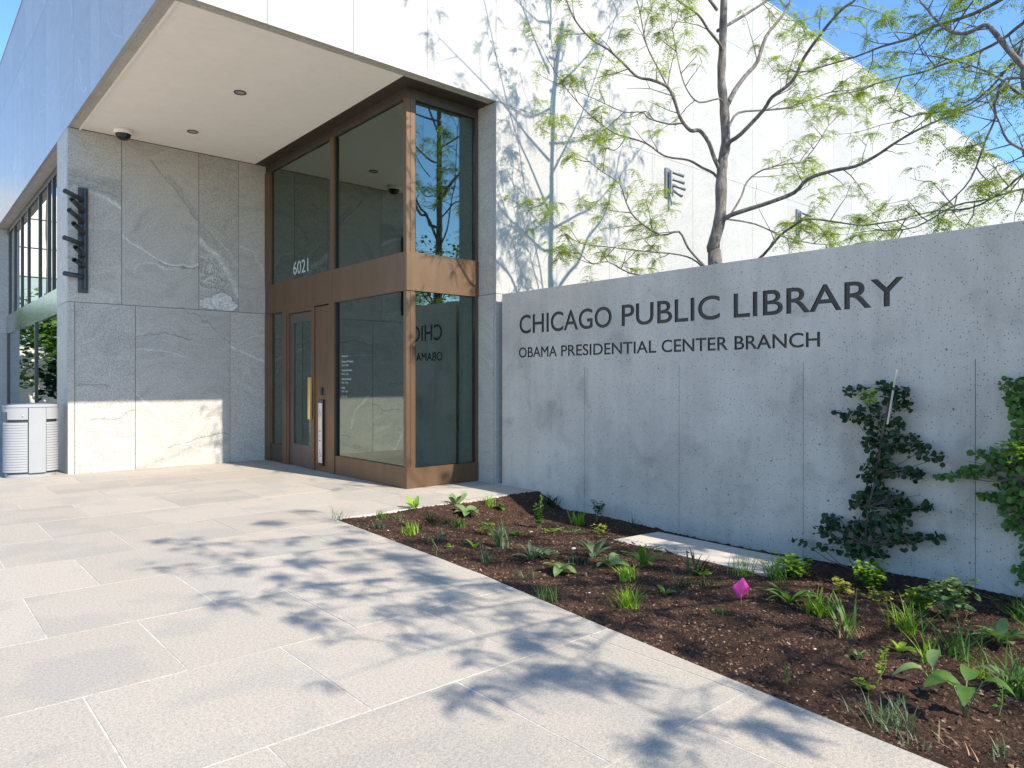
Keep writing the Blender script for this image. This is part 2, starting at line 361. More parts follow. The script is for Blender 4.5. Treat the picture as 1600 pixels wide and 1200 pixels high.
M['leaf_lime'] = leaf_mat('lime green leaves', (.22, .38, .03), (.40, .56, .05), .42)
M['leaf_pale'] = leaf_mat('pale green leaves', (.17, .27, .09), (.32, .42, .16), .35)
M['leaf_grey'] = leaf_mat('grey green leaves', (.09, .14, .07), (.20, .26, .13), .3)
M['leaf_yellow'] = leaf_mat('yellow green leaves', (.36, .36, .05), (.50, .46, .08), .4)
M['stem'] = plain('green stem', (.14, .17, .06), .6)
def bark_mat():
    t = NT('grey bark'); v = t.pos(0, (1, 1, .35))
    c = t.ramp(t.noise(v, 22, 6, .7, .5), [(.3, (.06, .05, .045)), (.5, (.15, .13, .115)), (.7, (.27, .245, .22))])
    t.p(col=c, rough=.85, spec=.2); t.bump(t.noise(v, 30, 5, .7, .6), .8, .015); return t.m
M['bark'] = bark_mat()
M['twig'] = plain('twig bark', (.11, .085, .07), .8)
M['lawn'] = plain('lawn', (.05, .09, .02), .95, 0, .1, .4, 12)
M['asphalt_pave'] = plain('plaza base', (.44, .405, .37), .9, 0, .2, .08, 14)

# ------------------------------------------------------------------ dimensions of the place
YA, XG, YG, YF, XL = 13.296, 5.387, 8.388, 7.971, 2.145
ZS, ZR, ZC, ZB1, ZB2, ZC2 = 5.58, 9.68, 2.776, 2.76, 3.295, 8.37
XJ, XW, ZW, WEND = 6.655, 6.68, 2.755, 7.86
WS = XW / 6.2
XBAY, BAY0, BAY1 = 2.40, 14.26, 23.4

# ------------------------------------------------------------------ ground
g = MB()
g.add([(-900, -900, -.60), (900, -900, -.60), (900, 900, -.16), (-900, 900, -.60)], [(0, 1, 2, 3)])
tag(g.build('ground', M['lawn']), kind='structure')

def bed_edge(y):     # inner paving edge beside the planting bed
    pts = [(-6, 3.02), (0.97, 3.08), (1.76, 3.165), (2.63, 3.255), (3.345, 3.33), (4.286, 3.46), (7.09, 3.64)]
    for (ya, xa), (yb, xb) in zip(pts, pts[1:]):
        if y <= yb: return xa + (xb - xa) * max(0, (y - ya)) / (yb - ya)
    return pts[-1][1]
YB = 7.10
# mortar bed that shows in the joints
plaza = empty('paving'); tag(plaza, kind='structure')
mb = MB()
ed = [(-60, -60), (bed_edge(-6), -60)] + [(bed_edge(y) - .002, y) for y in (-6, 0.97, 1.76, 2.63, 3.345, 4.286, 7.09)] + [(XJ + .1, YB + .002), (XJ + .1, 60), (-60, 60)]
mb.prism(ed, -.14, -.0022); mb.build('mortar_bed', M['grout'], plaza)

def clip(poly, f):
    out = []
    for i in range(len(poly)):
        p, q = poly[i], poly[(i + 1) % len(poly)]; a, b = f(p), f(q)
        if a >= 0: out.append(p)
        if a * b < 0:
            t = a / (a - b); out.append((p[0] + (q[0] - p[0]) * t, p[1] + (q[1] - p[1]) * t))
    return out
rnd = random.Random(4)
PX, PY, JW = .965, 1.02, .005
slabs_used = 0
for row in range(-3, 20):
    y0 = 2.862 + (row) * PY; y1 = y0 + PY
    if y0 > 22.5: break
    off = .69 if row % 2 == 0 else 1.165
    for k in range(-5, 8):
        x0 = off + k * PX; x1 = x0 + PX
        if y1 > YA + 1 and x0 > XL: continue
        if (y0 > 13.5 or y0 < 0) and x1 < -1.8: continue
        xlim = XG + .01 if (y0 + y1) / 2 > YG else (XJ if (y0 + y1) / 2 > YB - .2 else 9)
        poly = [(x0 + JW, y0 + JW), (x1 - JW, y0 + JW), (x1 - JW, y1 - JW), (x0 + JW, y1 - JW)]
        # outside bed: the bed lies where x > edge and y < YB
        if x1 > 2.9 and y0 < YB:
            if y1 <= YB + .01 or y1 < YB + .3 and False:
                e0, e1 = bed_edge(y0), bed_edge(y1)
                poly = clip(poly, lambda p: (e0 + (e1 - e0) * (p[1] - y0) / (y1 - y0)) - p[0])
            elif x0 > 3.63:
                poly = clip(poly, lambda p: p[1] - YB)
            elif x1 > 3.63:
                ply = [(x0 + JW, y0 + JW), (3.58, y0 + JW), (3.64, YB), (x1 - JW, YB), (x1 - JW, y1 - JW), (x0 + JW, y1 - JW)]
                poly = ply
        if y1 > YG and x1 > XG:
            if x0 > XG: poly = clip(poly, lambda p: YG - p[1])
        if y1 > YG > y0 and x0 > XG and False: pass
        if x1 > XJ: poly = clip(poly, lambda p: XJ - p[0])
        if x0 > XG and y0 > YG: continue
        if y1 > YA and x1 > XL and x0 < XL: poly = clip(poly, lambda p: XL - p[0]) if y0 > YA - .1 else poly
        if len(poly) < 3: continue
        area = abs(sum(poly[i][0] * poly[(i + 1) % len(poly)][1] - poly[(i + 1) % len(poly)][0] * poly[i][1] for i in range(len(poly)))) / 2
        if area < .004: continue
        dz = rnd.uniform(-.0012, .0012)
        MB().prism(poly, -.04, dz).build('paver', M['paver'], plaza); slabs_used += 1
print('pavers', slabs_used)
# the plaza goes on beyond the slabs counted out above
far = MB()
far.add([(-60, -60, -.003), (-4.14, -60, -.003), (-4.14, 60, -.003), (-60, 60, -.003)], [(0, 1, 2, 3)])
far.add([(-4.14, 22.5, -.004), (2.1, 22.5, -.004), (2.1, 60, -.004), (-4.14, 60, -.004)], [(0, 1, 2, 3)])
far.add([(-4.14, -60, -.0035), (3.0, -60, -.0035), (3.0, -.2, -.0035), (-4.14, -.2, -.0035)], [(0, 1, 2, 3)])
far.build('plaza_surface', M['asphalt_pave'], plaza)

# planting bed: uneven mulch
def bedz(x, y):
    e = bed_edge(y) if y < YB else 3.64
    t = min(1, max(0, (x - e) / 2.7)); u = min(1, max(0, (YB - y) / .5))
    z = -.018 - .195 * t ** .85 * u
    z += .020 * math.sin(1.9 * x + .7) * math.sin(1.3 * y) * min(1, (x - e) * 2) + .012 * math.sin(4.3 * x + 1.7 * y) * min(1, max(0, (x - e) * 3))
    return z
rng = np.random.default_rng(7)
nx, ny = 130, 330
ys = np.linspace(-3, YB, ny); vs = np.zeros((ny, nx, 3))
for j, y in enumerate(ys):
    e = bed_edge(y)
    xs = e + (XW + .02 - e) * np.linspace(0, 1, nx)
    for i, x in enumerate(xs): vs[j, i] = (x, y, bedz(x, y))
vs[:, 1:-1, 2] += rng.normal(0, .006, (ny, nx - 2)) + .008 * rng.random((ny, nx - 2))
vs[:, 0, 2] = -.012
idx = np.arange(ny * nx).reshape(ny, nx)
q = np.stack([idx[:-1, :-1], idx[:-1, 1:], idx[1:, 1:], idx[1:, :-1]], -1).reshape(-1, 4)
bed = link('planting_bed_soil', np_mesh('planting_bed_soil', vs.reshape(-1, 3), q, M['soil'], False)); tag(bed, kind='structure')

def chips():
    N = 36000
    y = -1 + (YB + 1) * rng.random(N); e = np.array([bed_edge(a) for a in y]); x = e + .012 + (XW - e - .03) * rng.random(N)
    z = np.array([bedz(a, b) for a, b in zip(x, y)]) + .007
    L = rng.uniform(.004, .015, N); W = L * rng.uniform(.25, .7, N); H = rng.uniform(.002, .006, N)
    a = rng.random(N) * 6.283; tl = rng.normal(0, .35, N)
    ux = np.stack([np.cos(a) * np.cos(tl), np.sin(a) * np.cos(tl), np.sin(tl)], -1); uy = np.stack([-np.sin(a), np.cos(a), rng.normal(0, .3, N)], -1); uz = np.cross(ux, uy)
    c = np.stack([x, y, z], -1); out = []
    for sx, sy, sz in ((-1, -.6, -1), (1, -1, -1), (.7, 1, -1), (-1, .8, -1), (0, 0, 1)):
        out.append(c + ux * (L * sx)[:, None] + uy * (W * sy)[:, None] + uz * (H * sz)[:, None])
    V = np.stack(out, 1).reshape(-1, 3); b = (np.arange(N) * 5)[:, None]
    F = np.concatenate([b + np.array([[0, 1, 4]]), b + np.array([[1, 2, 4]]), b + np.array([[2, 3, 4]]), b + np.array([[3, 0, 4]])], 0)
    o = link('bark_chips', np_mesh('bark_chips', V, F, M['chips'])); tag(o, kind='stuff', label='brown bark chips scattered over the planting bed', cat='mulch')
chips()

# ------------------------------------------------------------------ library building
B = empty('library_building', (XG, YG, 0))
tag(B, 'pale stone library with bronze framed glass corner entrance and deep canopy', 'building')
GAP = .004
def panelY(x0, x1, y, z0, z1, mat, th=.05, sgn=1, name='stone_panel', g=GAP):   # face looks to -Y
    o = bx(name, mat, B, x0 + g, x1 - g, y, y + th, z0 + g, z1 - g); return o
def panelX(x, y0, y1, z0, z1, mat, th=.05, name='stone_panel', g=GAP):          # face looks to -X
    return bx(name, mat, B, x, x + th, y0 + g, y1 - g, z0 + g, z1 - g)

# backing walls just behind the cladding
bk = MB()
bk.box(XL + .052, 60, YF + .052, YF + .30, ZS + .052, ZR - .05)       # front upper
bk.box(XJ + .052, 60, YF + .052, YF + .30, -.2, ZS + .05)             # front lower
bk.box(XL + .052, XL + .20, YF + .31, 44, ZS + .052, ZR - .05)        # side upper
bk.box(XL + .052, XG + .3, YA + .052, YA + .30, -.2, ZS + .04)        # recessed wall
bk.box(XL + .052, XL + .25, YA + .31, BAY0 - .06, -.2, ZS + .04)
bk.box(XL + .052, XL + .25, BAY1 + .06, 44, -.2, ZS + .04)
bk.build('wall_core', M['backing'], B)
# front facade, upper band over the canopy then the long wall to the ground
rr = random.Random(11)
xs = [XL + .002]
while xs[-1] < XJ - 1.6: xs.append(xs[-1] + rr.choice([.95, 1.2, 1.4, 1.1]))
xs += [XJ]
for a, b in zip(xs, xs[1:]):
    panelY(a, b, YF, ZS, ZC2, M['facade_stone'], g=.003); panelY(a, b, YF, ZC2, ZR, M['facade_stone'], g=.003)
xs = [XJ]; 
while xs[-1] < 58: xs.append(xs[-1] + rr.choice([1.0, 1.25, 1.5, 1.15]) * (1 if xs[-1] < 30 else 1.8))
for a, b in zip(xs, xs[1:]):
    for z0, z1 in ((-.15, ZC), (ZC, ZS), (ZS, ZC2), (ZC2, ZR)): panelY(a, b, YF, z0, z1, M['facade_stone'], g=.003)
# side facade, polished
def YatL(px): a, b = D(px); return XL / a * b
sy = [YF + .051] + [YatL(p) for p in (192, 157, 140.5, 114.7, 94, 70.7, 51, 39, 28, 21, 9)]
while sy[-1] < 42: sy.append(sy[-1] + rr.choice([.9, 1.3, 1.6]))
for a, b in zip(sy, sy[1:]):
    panelX(XL, a, b, ZS, ZC2, M['polished_stone']); panelX(XL, a, b, ZC2, ZR, M['polished_stone'])
bx('parapet_cap', M['facade_stone'], B, XL - .01, 60, YF - .01, YF + .4, ZR, ZR + .03)
bx('parapet_cap', M['polished_stone'], B, XL - .01, XL + .4, YF + .41, 44, ZR, ZR + .03)
bx('roof', M['backing'], B, XL + .1, 60, YF + .2, 44, ZR - .3, ZR - .04)
# underside strips of the cladding
TS = .155
for a, b in ((XL + .052, 3.3), (3.3, 4.5), (4.5, 5.7), (5.7, XJ - .01)):
    bx('soffit_stone', M['wall_stone'], B, a + .003, b - .003, YF + .052, YF + TS, ZS + .002, ZS + .05)
yv = YF + TS
for b in (9.69, 10.92, 11.6, 12.81, YA - .01):
    bx('soffit_stone', M['wall_stone'], B, XL + .052, XL + TS, yv + .003, b - .003, ZS + .002, ZS + .05); yv = b
bx('soffit_trim', M['plaster'], B, XL + TS + .004, XL + TS + .03, YF + TS, YA, ZS - .012, ZS + .03)
bx('soffit', M['plaster'], B, XL + TS + .034, XG - .205, YF + TS + .004, YA - .001, ZS + .008, ZS + .05)
bx('bronze_soffit', M['bronze_dark'], B, XG - .20, XG + .05, YF + TS + .004, YA - .001, ZS + .001, ZS + .045)
bx('bronze_soffit', M['bronze_dark'], B, XG + .052, XJ - .002, YF + TS + .004, YG + .05, ZS + .001, ZS + .045)
# jamb beside the corner window
panelX(XJ, YF + .052, YG + .06, -.02, ZC, M['wall_stone']); panelX(XJ, YF + .052, YG + .06, ZC, ZS, M['wall_stone'])
# recessed stone wall
ux = [XL] + [onY(p, 300, YA).x for p in (190, 310.7, 372.5)] + [XG + .02]
for a, b in zip(ux, ux[1:]): panelY(a, b, YA, ZC, ZS, M['figured'])
lx = [XL] + [onY(p, 300, YA).x for p in (116.8, 211.5, 359.5)] + [XG + .02]
for a, b in zip(lx, lx[1:]): panelY(a, b, YA, -.02, ZC, M['figured'])
# corner return on the side
panelX(XL, YA + .052, BAY0 - .06, -.02, ZC, M['wall_stone']); panelX(XL, YA + .052, BAY0 - .06, ZC, ZS, M['wall_stone'])
bx('stone_panel', M['wall_stone'], B, XL, XBAY + .15, BAY0 - .052, BAY0, -.02, ZS)   # bay reveal
yv = BAY0
while yv < BAY1 - .1:
    nb = min(BAY1, yv + 1.15); bx('soffit_stone', M['wall_stone'], B, XL + .052, XBAY + .02, yv + .003, nb - .003, ZS + .002, ZS + .045); yv = nb
for z0, z1 in ((-.02, ZC), (ZC, ZS)):
    bx('stone_panel', M['wall_stone'], B, XL, XBAY + .3, BAY1, BAY1 + .05, z0 + GAP, z1 - GAP)
for a, b in ((BAY1 + .052, 26.), (26., 29.), (29., 33.), (33., 38.), (38, 44.)):
    for z0, z1 in ((-.02, ZC), (ZC, ZS)): panelX(XL, a, b, z0, z1, M['wall_stone'])

# side bay glazing
SW = empty('side_window', (XBAY, BAY0, 0)); SW.parent = B; SW.matrix_parent_inverse = Matrix.Translation(-Vector(B.location))
def sub(o_parent, name, mat, *b, bev=0):
    o = MB().box(*b).build(name, mat); o.parent = o_parent
    o.matrix_parent_inverse = Matrix.Translation(-(Vector(o_parent.location)))
    if bev: bevel(o, bev)
    return o
sub(SW, 'head', M['grey_metal'], XBAY - .02, XBAY + .10, BAY0, BAY1, ZS - .14, ZS - .002)
sub(SW, 'sill', M['grey_metal'], XBAY - .03, XBAY + .10, BAY0, BAY1, 0, .22)
sb = [BAY0 + .002, 15.6, 17.3, 19.2, 21.2, BAY1]
for a, b in zip(sb, sb[1:]): sub(SW, 'spandrel_panel', M['spandrel_metal'], XBAY - .035, XBAY - .001, a + .004, b - .004, ZB1, ZB2 - .05)
def YatB(px): a, b = D(px); return XBAY / a * b
for p in (84.5, 77, 63, 45.5, 35, 24, 16): sub(SW, 'mullion', M['grey_metal'], XBAY - .032, XBAY - .001, YatB(p) - .03, YatB(p) + .03, ZB2 - .05, ZS - .14)
for p in (57, 13.5): sub(SW, 'mullion', M['grey_metal'], XBAY - .032, XBAY - .001, YatB(p) - .04, YatB(p) + .04, .22, ZB1)
sub(SW, 'pane', M['side_glass'], XBAY, XBAY + .012, BAY0, BAY1, ZB2 - .05, ZS - .14)
sub(SW, 'pane', M['side_glass'], XBAY, XBAY + .012, BAY0, BAY1, .22, ZB1)
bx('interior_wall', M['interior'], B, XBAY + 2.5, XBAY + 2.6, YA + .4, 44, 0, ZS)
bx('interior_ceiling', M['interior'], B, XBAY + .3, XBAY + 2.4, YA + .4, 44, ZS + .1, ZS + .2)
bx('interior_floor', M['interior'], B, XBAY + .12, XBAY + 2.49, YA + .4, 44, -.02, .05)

# corner entrance box
yd = {p: onX(p, 700, XG).y for p in (417, 423, 443, 449, 452, 457, 483, 487, 492, 516, 524, 632, 636)}
xf = {641: XG + .062, 651: 5.555, 742: 6.591, 752: XJ - .004}
EW = empty('entrance_glazing', (XG, YG, 0)); EW.parent = B; EW.matrix_parent_inverse = Matrix.Translation(-Vector(B.location))
br, bd = M['bronze'], M['bronze_dark']
T = .09
# side facing -X
sub(EW, 'header', M['bronze_dark'], XG, XG + T, YG, YA - .001, ZS - .15, ZS - .001)
for a, b in ((YG, 10.56), (10.566, YA - .001)):
    sub(EW, 'spandrel_panel', br, XG - .012, XG + T, a, b, ZB1, ZB2)
sub(EW, 'corner_post', br, XG, XG + .06, YG + .002, YG + .075, .29, ZB1); sub(EW, 'corner_post', br, XG, XG + .06, YG + .002, YG + .075, ZB2, ZS - .15)
sub(EW, 'mullion', br, XG - .02, XG + T, yd[423], YA - .001, .0, ZB1); sub(EW, 'mullion', br, XG - .02, XG + T, yd[423] + .03, YA - .001, ZB2, ZS - .15)
sub(EW, 'mullion', br, XG - .02, XG + T, 10.50, 10.62, ZB2, ZS - .15)
sub(EW, 'mullion', br, XG - .02, XG + T, yd[524], yd[516], 0, ZB1)
sub(EW, 'mullion', br, XG - .02, XG + T, yd[449], yd[443], 0, ZB1)
sub(EW, 'plinth', br, XG - .008, XG + T, YG, yd[524] - .003, .0, .30)
sub(EW, 'plinth', bd, XG, XG + T, yd[443] + .003, yd[423] - .003, 0, .33)
def pane(*b):
    o = sub(EW, 'pane', M['glass'], *b); return o
g0, g1 = XG + .03, XG + .042
pane(g0, g1, YG + .078, 10.50, ZB2, ZS - .15); pane(g0, g1, 10.62, yd[423] + .03, ZB2, ZS - .15)
pane(g0, g1, YG + .078, yd[524], .30, ZB1); pane(g0, g1, yd[443], yd[423], .33, ZB1)
# side seals
for y in (10.495, YG + .083): sub(EW, 'seal', M['seal'], XG + .01, XG + .03, y - .006, y + .006, ZB2, ZS - .15)
sub(EW, 'seal', M['seal'], XG + .01, XG + .03, YG + .079, YG + .091, .30, ZB1); sub(EW, 'seal', M['seal'], XG + .005, XG + .03, yd[524] - .02, yd[524], .30, ZB1)
# front facing -Y
FX0, FX1 = XG + .002, XJ - .003
sub(EW, 'header', M['bronze_dark'], FX0, FX1, YG - .001, YG + T, ZS - .15, ZS - .0015)
sub(EW, 'spandrel_panel', br, XG - .006, FX1, YG - .014, YG + .0, ZB1 - .001, ZB2 + .001)
sub(EW, 'plinth', br, XG - .004, FX1, YG - .012, YG + .0, .0, .285)
sub(EW, 'mullion', br, XG + .064, 5.53, YG - .002, YG + T, .285, ZB1); sub(EW, 'mullion', br, XG + .064, 5.53, YG - .002, YG + T, ZB2, ZS - .15)
sub(EW, 'mullion', br, 6.60, FX1, YG - .002, YG + T, .285, ZB1); sub(EW, 'mullion', br, 6.60, FX1, YG - .002, YG + T, ZB2, ZS - .15)
for z0, z1 in ((.285, ZB1), (ZB2, ZS - .15)):
    pane(5.535, 6.595, YG + .03, YG + .042, z0, z1)
    sub(EW, 'seal', M['seal'], 5.531, 5.548, YG + .01, YG + .03, z0, z1); sub(EW, 'seal', M['seal'], 6.578, 6.599, YG + .01, YG + .03, z0, z1)
# panel with opener between door and window
sub(EW, 'opener_panel', br, XG + .004, XG + T, yd[516] + .003, yd[492] - .003, 0, ZB1 - .02)
# door frame
sub(EW, 'door_frame', br, XG - .012, XG + T, yd[492], yd[487] - .004, 0, ZB1 - .06)
sub(EW, 'door_frame', br, XG - .012, XG + T, yd[492], yd[449] - .003, ZB1 - .06, ZB1 - .001)
sub(EW, 'door_frame', br, XG - .010, XG + T, yd[452] + .004, yd[449] - .003, 0, ZB1 - .06)
DO = empty('door', (XG + .02, yd[487], 0)); DO.parent = B; DO.matrix_parent_inverse = Matrix.Translation(-Vector(B.location))
dx0, dx1, dy0, dy1, dt = XG + .016, XG + .066, yd[487], yd[452], ZB1 - .07
gy0, gy1, gz0, gz1 = yd[483] - .02, yd[457], .39, 2.52
db = M['door_bronze']
sub(DO, 'stile', db, dx0, dx1, dy0, gy0, .012, dt); sub(DO, 'stile', db, dx0, dx1, gy1, dy1, .012, dt)
sub(DO, 'rail', db, dx0 + .001, dx1, gy0, gy1, .012, gz0); sub(DO, 'rail', db, dx0 + .001, dx1, gy0, gy1, gz1, dt)
sub(DO, 'pane', M['glass'], dx0 + .02, dx0 + .032, gy0, gy1, gz0, gz1)
sub(DO, 'handle', M['brass'], dx0 - .075, dx0 - .035, 11.275, 11.365, .85, 1.56, bev=.003)
sub(DO, 'handle_mount', M['brass'], dx0 - .036, dx0 + .001, 11.30, 11.34, .95, .98); sub(DO, 'handle_mount', M['brass'], dx0 - .036, dx0 + .001, 11.30, 11.34, 1.42, 1.45)
# interior of the vestibule
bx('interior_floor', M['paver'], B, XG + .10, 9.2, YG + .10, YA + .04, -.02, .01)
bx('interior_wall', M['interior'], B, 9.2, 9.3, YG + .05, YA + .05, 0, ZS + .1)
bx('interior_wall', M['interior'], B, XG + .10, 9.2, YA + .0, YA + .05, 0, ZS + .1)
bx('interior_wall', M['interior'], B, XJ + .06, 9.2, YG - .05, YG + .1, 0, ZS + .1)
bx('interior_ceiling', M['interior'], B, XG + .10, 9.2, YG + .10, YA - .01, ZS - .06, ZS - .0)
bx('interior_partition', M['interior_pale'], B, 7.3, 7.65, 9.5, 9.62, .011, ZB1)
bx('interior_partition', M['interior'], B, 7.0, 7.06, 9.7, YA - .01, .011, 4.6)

# ------------------------------------------------------------------ writing
def text_splines(txt, size=1.0, spacing=1.0):
    cu = bpy.data.curves.new('tmp_text', 'FONT'); cu.body = txt; cu.size = size; cu.space_character = spacing
    o = bpy.data.objects.new('tmp_text', cu); C.objects.link(o)
    dg = bpy.context.evaluated_depsgraph_get(); dg.update()
    c = o.evaluated_get(dg).to_curve(dg, apply_modifiers=False)
    res = []
    for s in c.splines:
        if s.type == 'BEZIER':
            res.append([(tuple(p.co), tuple(p.handle_left), tuple(p.handle_right)) for p in s.bezier_points])
        else: res.append([(tuple(p.co[:3]),) * 3 for p in s.points])
    o.evaluated_get(dg).to_curve_clear(); bpy.data.objects.remove(o)
    return res
def flatten(spl, n=5):       # bezier loop -> polygon points
    out = []
    for i, a in enumerate(spl):
        b = spl[(i + 1) % len(spl)]
        p0, p1, p2, p3 = (Vector(a[0]), Vector(a[2]), Vector(b[1]), Vector(b[0]))
        straight = abs((p1 - p0).cross(p3 - p0).length) < 1e-4 and abs((p2 - p3).cross(p0 - p3).length) < 1e-4
        k = 1 if straight else n
        for j in range(k):
            t = j / k; out.append(p0 * (1 - t) ** 3 + p1 * 3 * t * (1 - t) ** 2 + p2 * 3 * t * t * (1 - t) + p3 * t ** 3)
    res = [out[0]]
    for p in out[1:]:
        if (p - res[-1]).length > 1e-5: res.append(p)
    return [(p.x, p.y) for p in res]
def filled_mesh(name, loops, extrude, mat, offset=0.0):
    cu = bpy.data.curves.new(name, 'CURVE'); cu.dimensions = '2D'; cu.fill_mode = 'BOTH'; cu.extrude = extrude; cu.offset = offset
    for L in loops:
        s = cu.splines.new('POLY'); s.points.add(len(L) - 1)
        for i, (x, y) in enumerate(L): s.points[i].co = (x, y, 0, 1)
        s.use_cyclic_u = True
    o = bpy.data.objects.new(name, cu); C.objects.link(o)
    dg = bpy.context.evaluated_depsgraph_get(); dg.update()
    me = bpy.data.meshes.new_from_object(o.evaluated_get(dg)); bpy.data.objects.remove(o)
    me.name = name; me.materials.clear(); me.materials.append(mat); return me
# local (x right, y up) on a wall that faces -X:  world = (X, Yo - x, Zo + y)
def face_mx(X, Yo, Zo): return Matrix(((0, 0, -1, X), (-1, 0, 0, Yo), (0, 1, 0, Zo), (0, 0, 0, 1)))

def fit_loops(txt, x0, x1, base, cap, spacing=1.0):
    L = [flatten(s) for s in text_splines(txt, 1.0, spacing)]
    xs_ = [p[0] for l in L for p in l]
    caploops = [flatten(s) for s in text_splines('H', 1.0)]; ch = max(p[1] for l in caploops for p in l)
    sx = (x1 - x0) / (max(xs_) - min(xs_)); mn = min(xs_)
    return [[(x0 + (p[0] - mn) * sx, base + p[1] * cap / ch) for p in l] for l in L]
def letters_of(loops):
    """group loops into letters: a loop whose box lies inside another belongs to it"""
    bb = [(min(p[0] for p in l), max(p[0] for p in l), min(p[1] for p in l), max(p[1] for p in l)) for l in loops]
    outer = [i for i in range(len(loops)) if not any(j != i and bb[j][0] < bb[i][0] and bb[j][1] > bb[i][1] and bb[j][2] < bb[i][2] and bb[j][3] > bb[i][3] for j in range(len(loops)))]
    return [[loops[i]] + [loops[j] for j in range(len(loops)) if j not in outer and bb[i][0] < bb[j][0] and bb[i][1] > bb[j][1] and bb[i][2] < bb[j][2] and bb[i][3] > bb[j][3]] for i in outer]

# ------------------------------------------------------------------ sign wall
SWL = empty('sign_wall', (XW, WEND, 0))
tag(SWL, 'long grey cast concrete garden wall carved with the library name', 'wall')
WY0 = -7.0   # near end, well outside the frame
# face coordinates: x = WEND - Y
def wfit(txt, ya, yb, z, cap): return fit_loops(txt, WEND - ya * WS, WEND - yb * WS, 1.5 + (z - 1.5) * WS, cap * WS)
L = wfit('CHICAGO', 6.944, 5.37, 2.118, .232) + wfit('PUBLIC', 5.215, 3.965, 2.118, .232) + wfit('LIBRARY', 3.804, 2.266, 2.118, .228)
row2 = []
def Yw(px): return onX(px, 540, XW).y / WS
for w, a, b in (('OBAMA', 811, 870), ('PRESIDENTIAL', 877, 1025), ('CENTER', 1034, 1137), ('BRANCH', 1148, 1281)):
    row2 += wfit(w, Yw(a), Yw(b), 1.805, .128)
def embolden(groups, d):
    out = []
    for g_ in groups:
        for n_, l in enumerate(g_):
            A = sum(l[i][0] * l[(i + 1) % len(l)][1] - l[(i + 1) % len(l)][0] * l[i][1] for i in range(len(l)))
            sg = (1 if A > 0 else -1) * (1 if n_ == 0 else -1); q_ = []
            for i in range(len(l)):
                p0, p1, p2 = Vector(l[i - 1]), Vector(l[i]), Vector(l[(i + 1) % len(l)])
                a_, b_ = (p1 - p0).normalized(), (p2 - p1).normalized(); na, nb = Vector((a_.y, -a_.x)), Vector((b_.y, -b_.x)); m_ = na + nb
                if m_.length < 1e-3: m_ = na
                m_.normalize(); k_ = min(1.8, 1 / max(.3, m_.dot(na))); q_.append(tuple(p1 + m_ * d * k_ * sg))
            out.append(q_)
    return out
L = embolden(letters_of(L), .0038); row2 = embolden(letters_of(row2), .0026)
allL = L + row2
SK = .020
rect = [(0, -.35), (WEND - WY0, -.35), (WEND - WY0, ZW), (0, ZW)]
grooves = []
for sy_ in (5.79, 4.447, 3.106, 1.754, .41, -.93, -2.3):
    x = WEND - sy_ * WS; w = .0022
    grooves.append([(x - w, -.30), (x + w, -.30), (x + w, 1.68), (x - w, 1.68)])
me = filled_mesh('wall_face', [rect] + allL + grooves, SK / 2, M['concrete'])
me.transform(face_mx(XW + SK / 2, WEND, 0))
# faces of the cut edges of the letters are coloured dark like the letter floors
me.materials.append(M['letter'])
for p in me.polygons:
    c = p.center
    if abs(p.normal.x) < .5 and 1.75 < c.z < 2.6 and 2 < c.y < 7.7: p.material_index = 1
wf = link('wall_face', me, None, SWL)
wc = MB().box(XW + SK + .0005, XW + .35, WY0, WEND, -.35, ZW - .0005).build('wall_body', M['concrete'], SWL); bevel(wc, .006)
for grp in letters_of(allL):
    lm = filled_mesh('letter', grp, .004, M['letter'], -.001)
    lm.transform(face_mx(XW + SK - .0045, WEND, 0)); link('letter', lm, None, SWL)

# glass lettering
def lettering(name, txt, X, yl, zb, cap, width=None, mat=None, parent=None, spacing=1.0, th=.0006):
    ch = max(p[1] for s in text_splines('H') for p in flatten(s)); s = cap / ch
    loops = [[(p[0] * s, p[1] * s) for p in flatten(q, 3)] for q in text_splines(txt, 1.0, spacing)]
    if width:
        k = width / max(p[0] for l in loops for p in l); loops = [[(p[0] * k, p[1]) for p in l] for l in loops]
    m_ = filled_mesh(name, loops, th, mat); m_.transform(face_mx(X - .001, yl, zb))
    o = link(name, m_, None); o.parent = parent; o.matrix_parent_inverse = Matrix.Translation(-Vector(parent.location)); return o
pa, pb = onX(458, 430, XG + .03), onX(482, 430, XG + .03)
lettering('house_number', '6021', XG + .027, pa.y, onX(458, 430, XG + .03).z, .225, pa.y - pb.y, M['white_print'], EW)
hx = XG + .027; h0 = onX(534, 558, hx)
lines = [('Library hours', 558, .20), ('Monday and Wednesday', 566.5, .36), ('12 p.m. - 8 p.m.', 572, .22), ('Tuesday and Thursday', 580, .33), ('10 a.m. - 6 p.m.', 585.5, .22),
         ('Friday and Saturday', 593.5, .30), ('9 a.m. - 5 p.m.', 599, .21), ('Sunday', 607, .11), ('1 p.m. - 5 p.m.', 612.5, .20)]
for tx, py, wdt in lines:
    lettering('hours_text', tx, hx, h0.y, onX(534, py, hx).z, .031, wdt * 1.02, M['white_print'], EW)
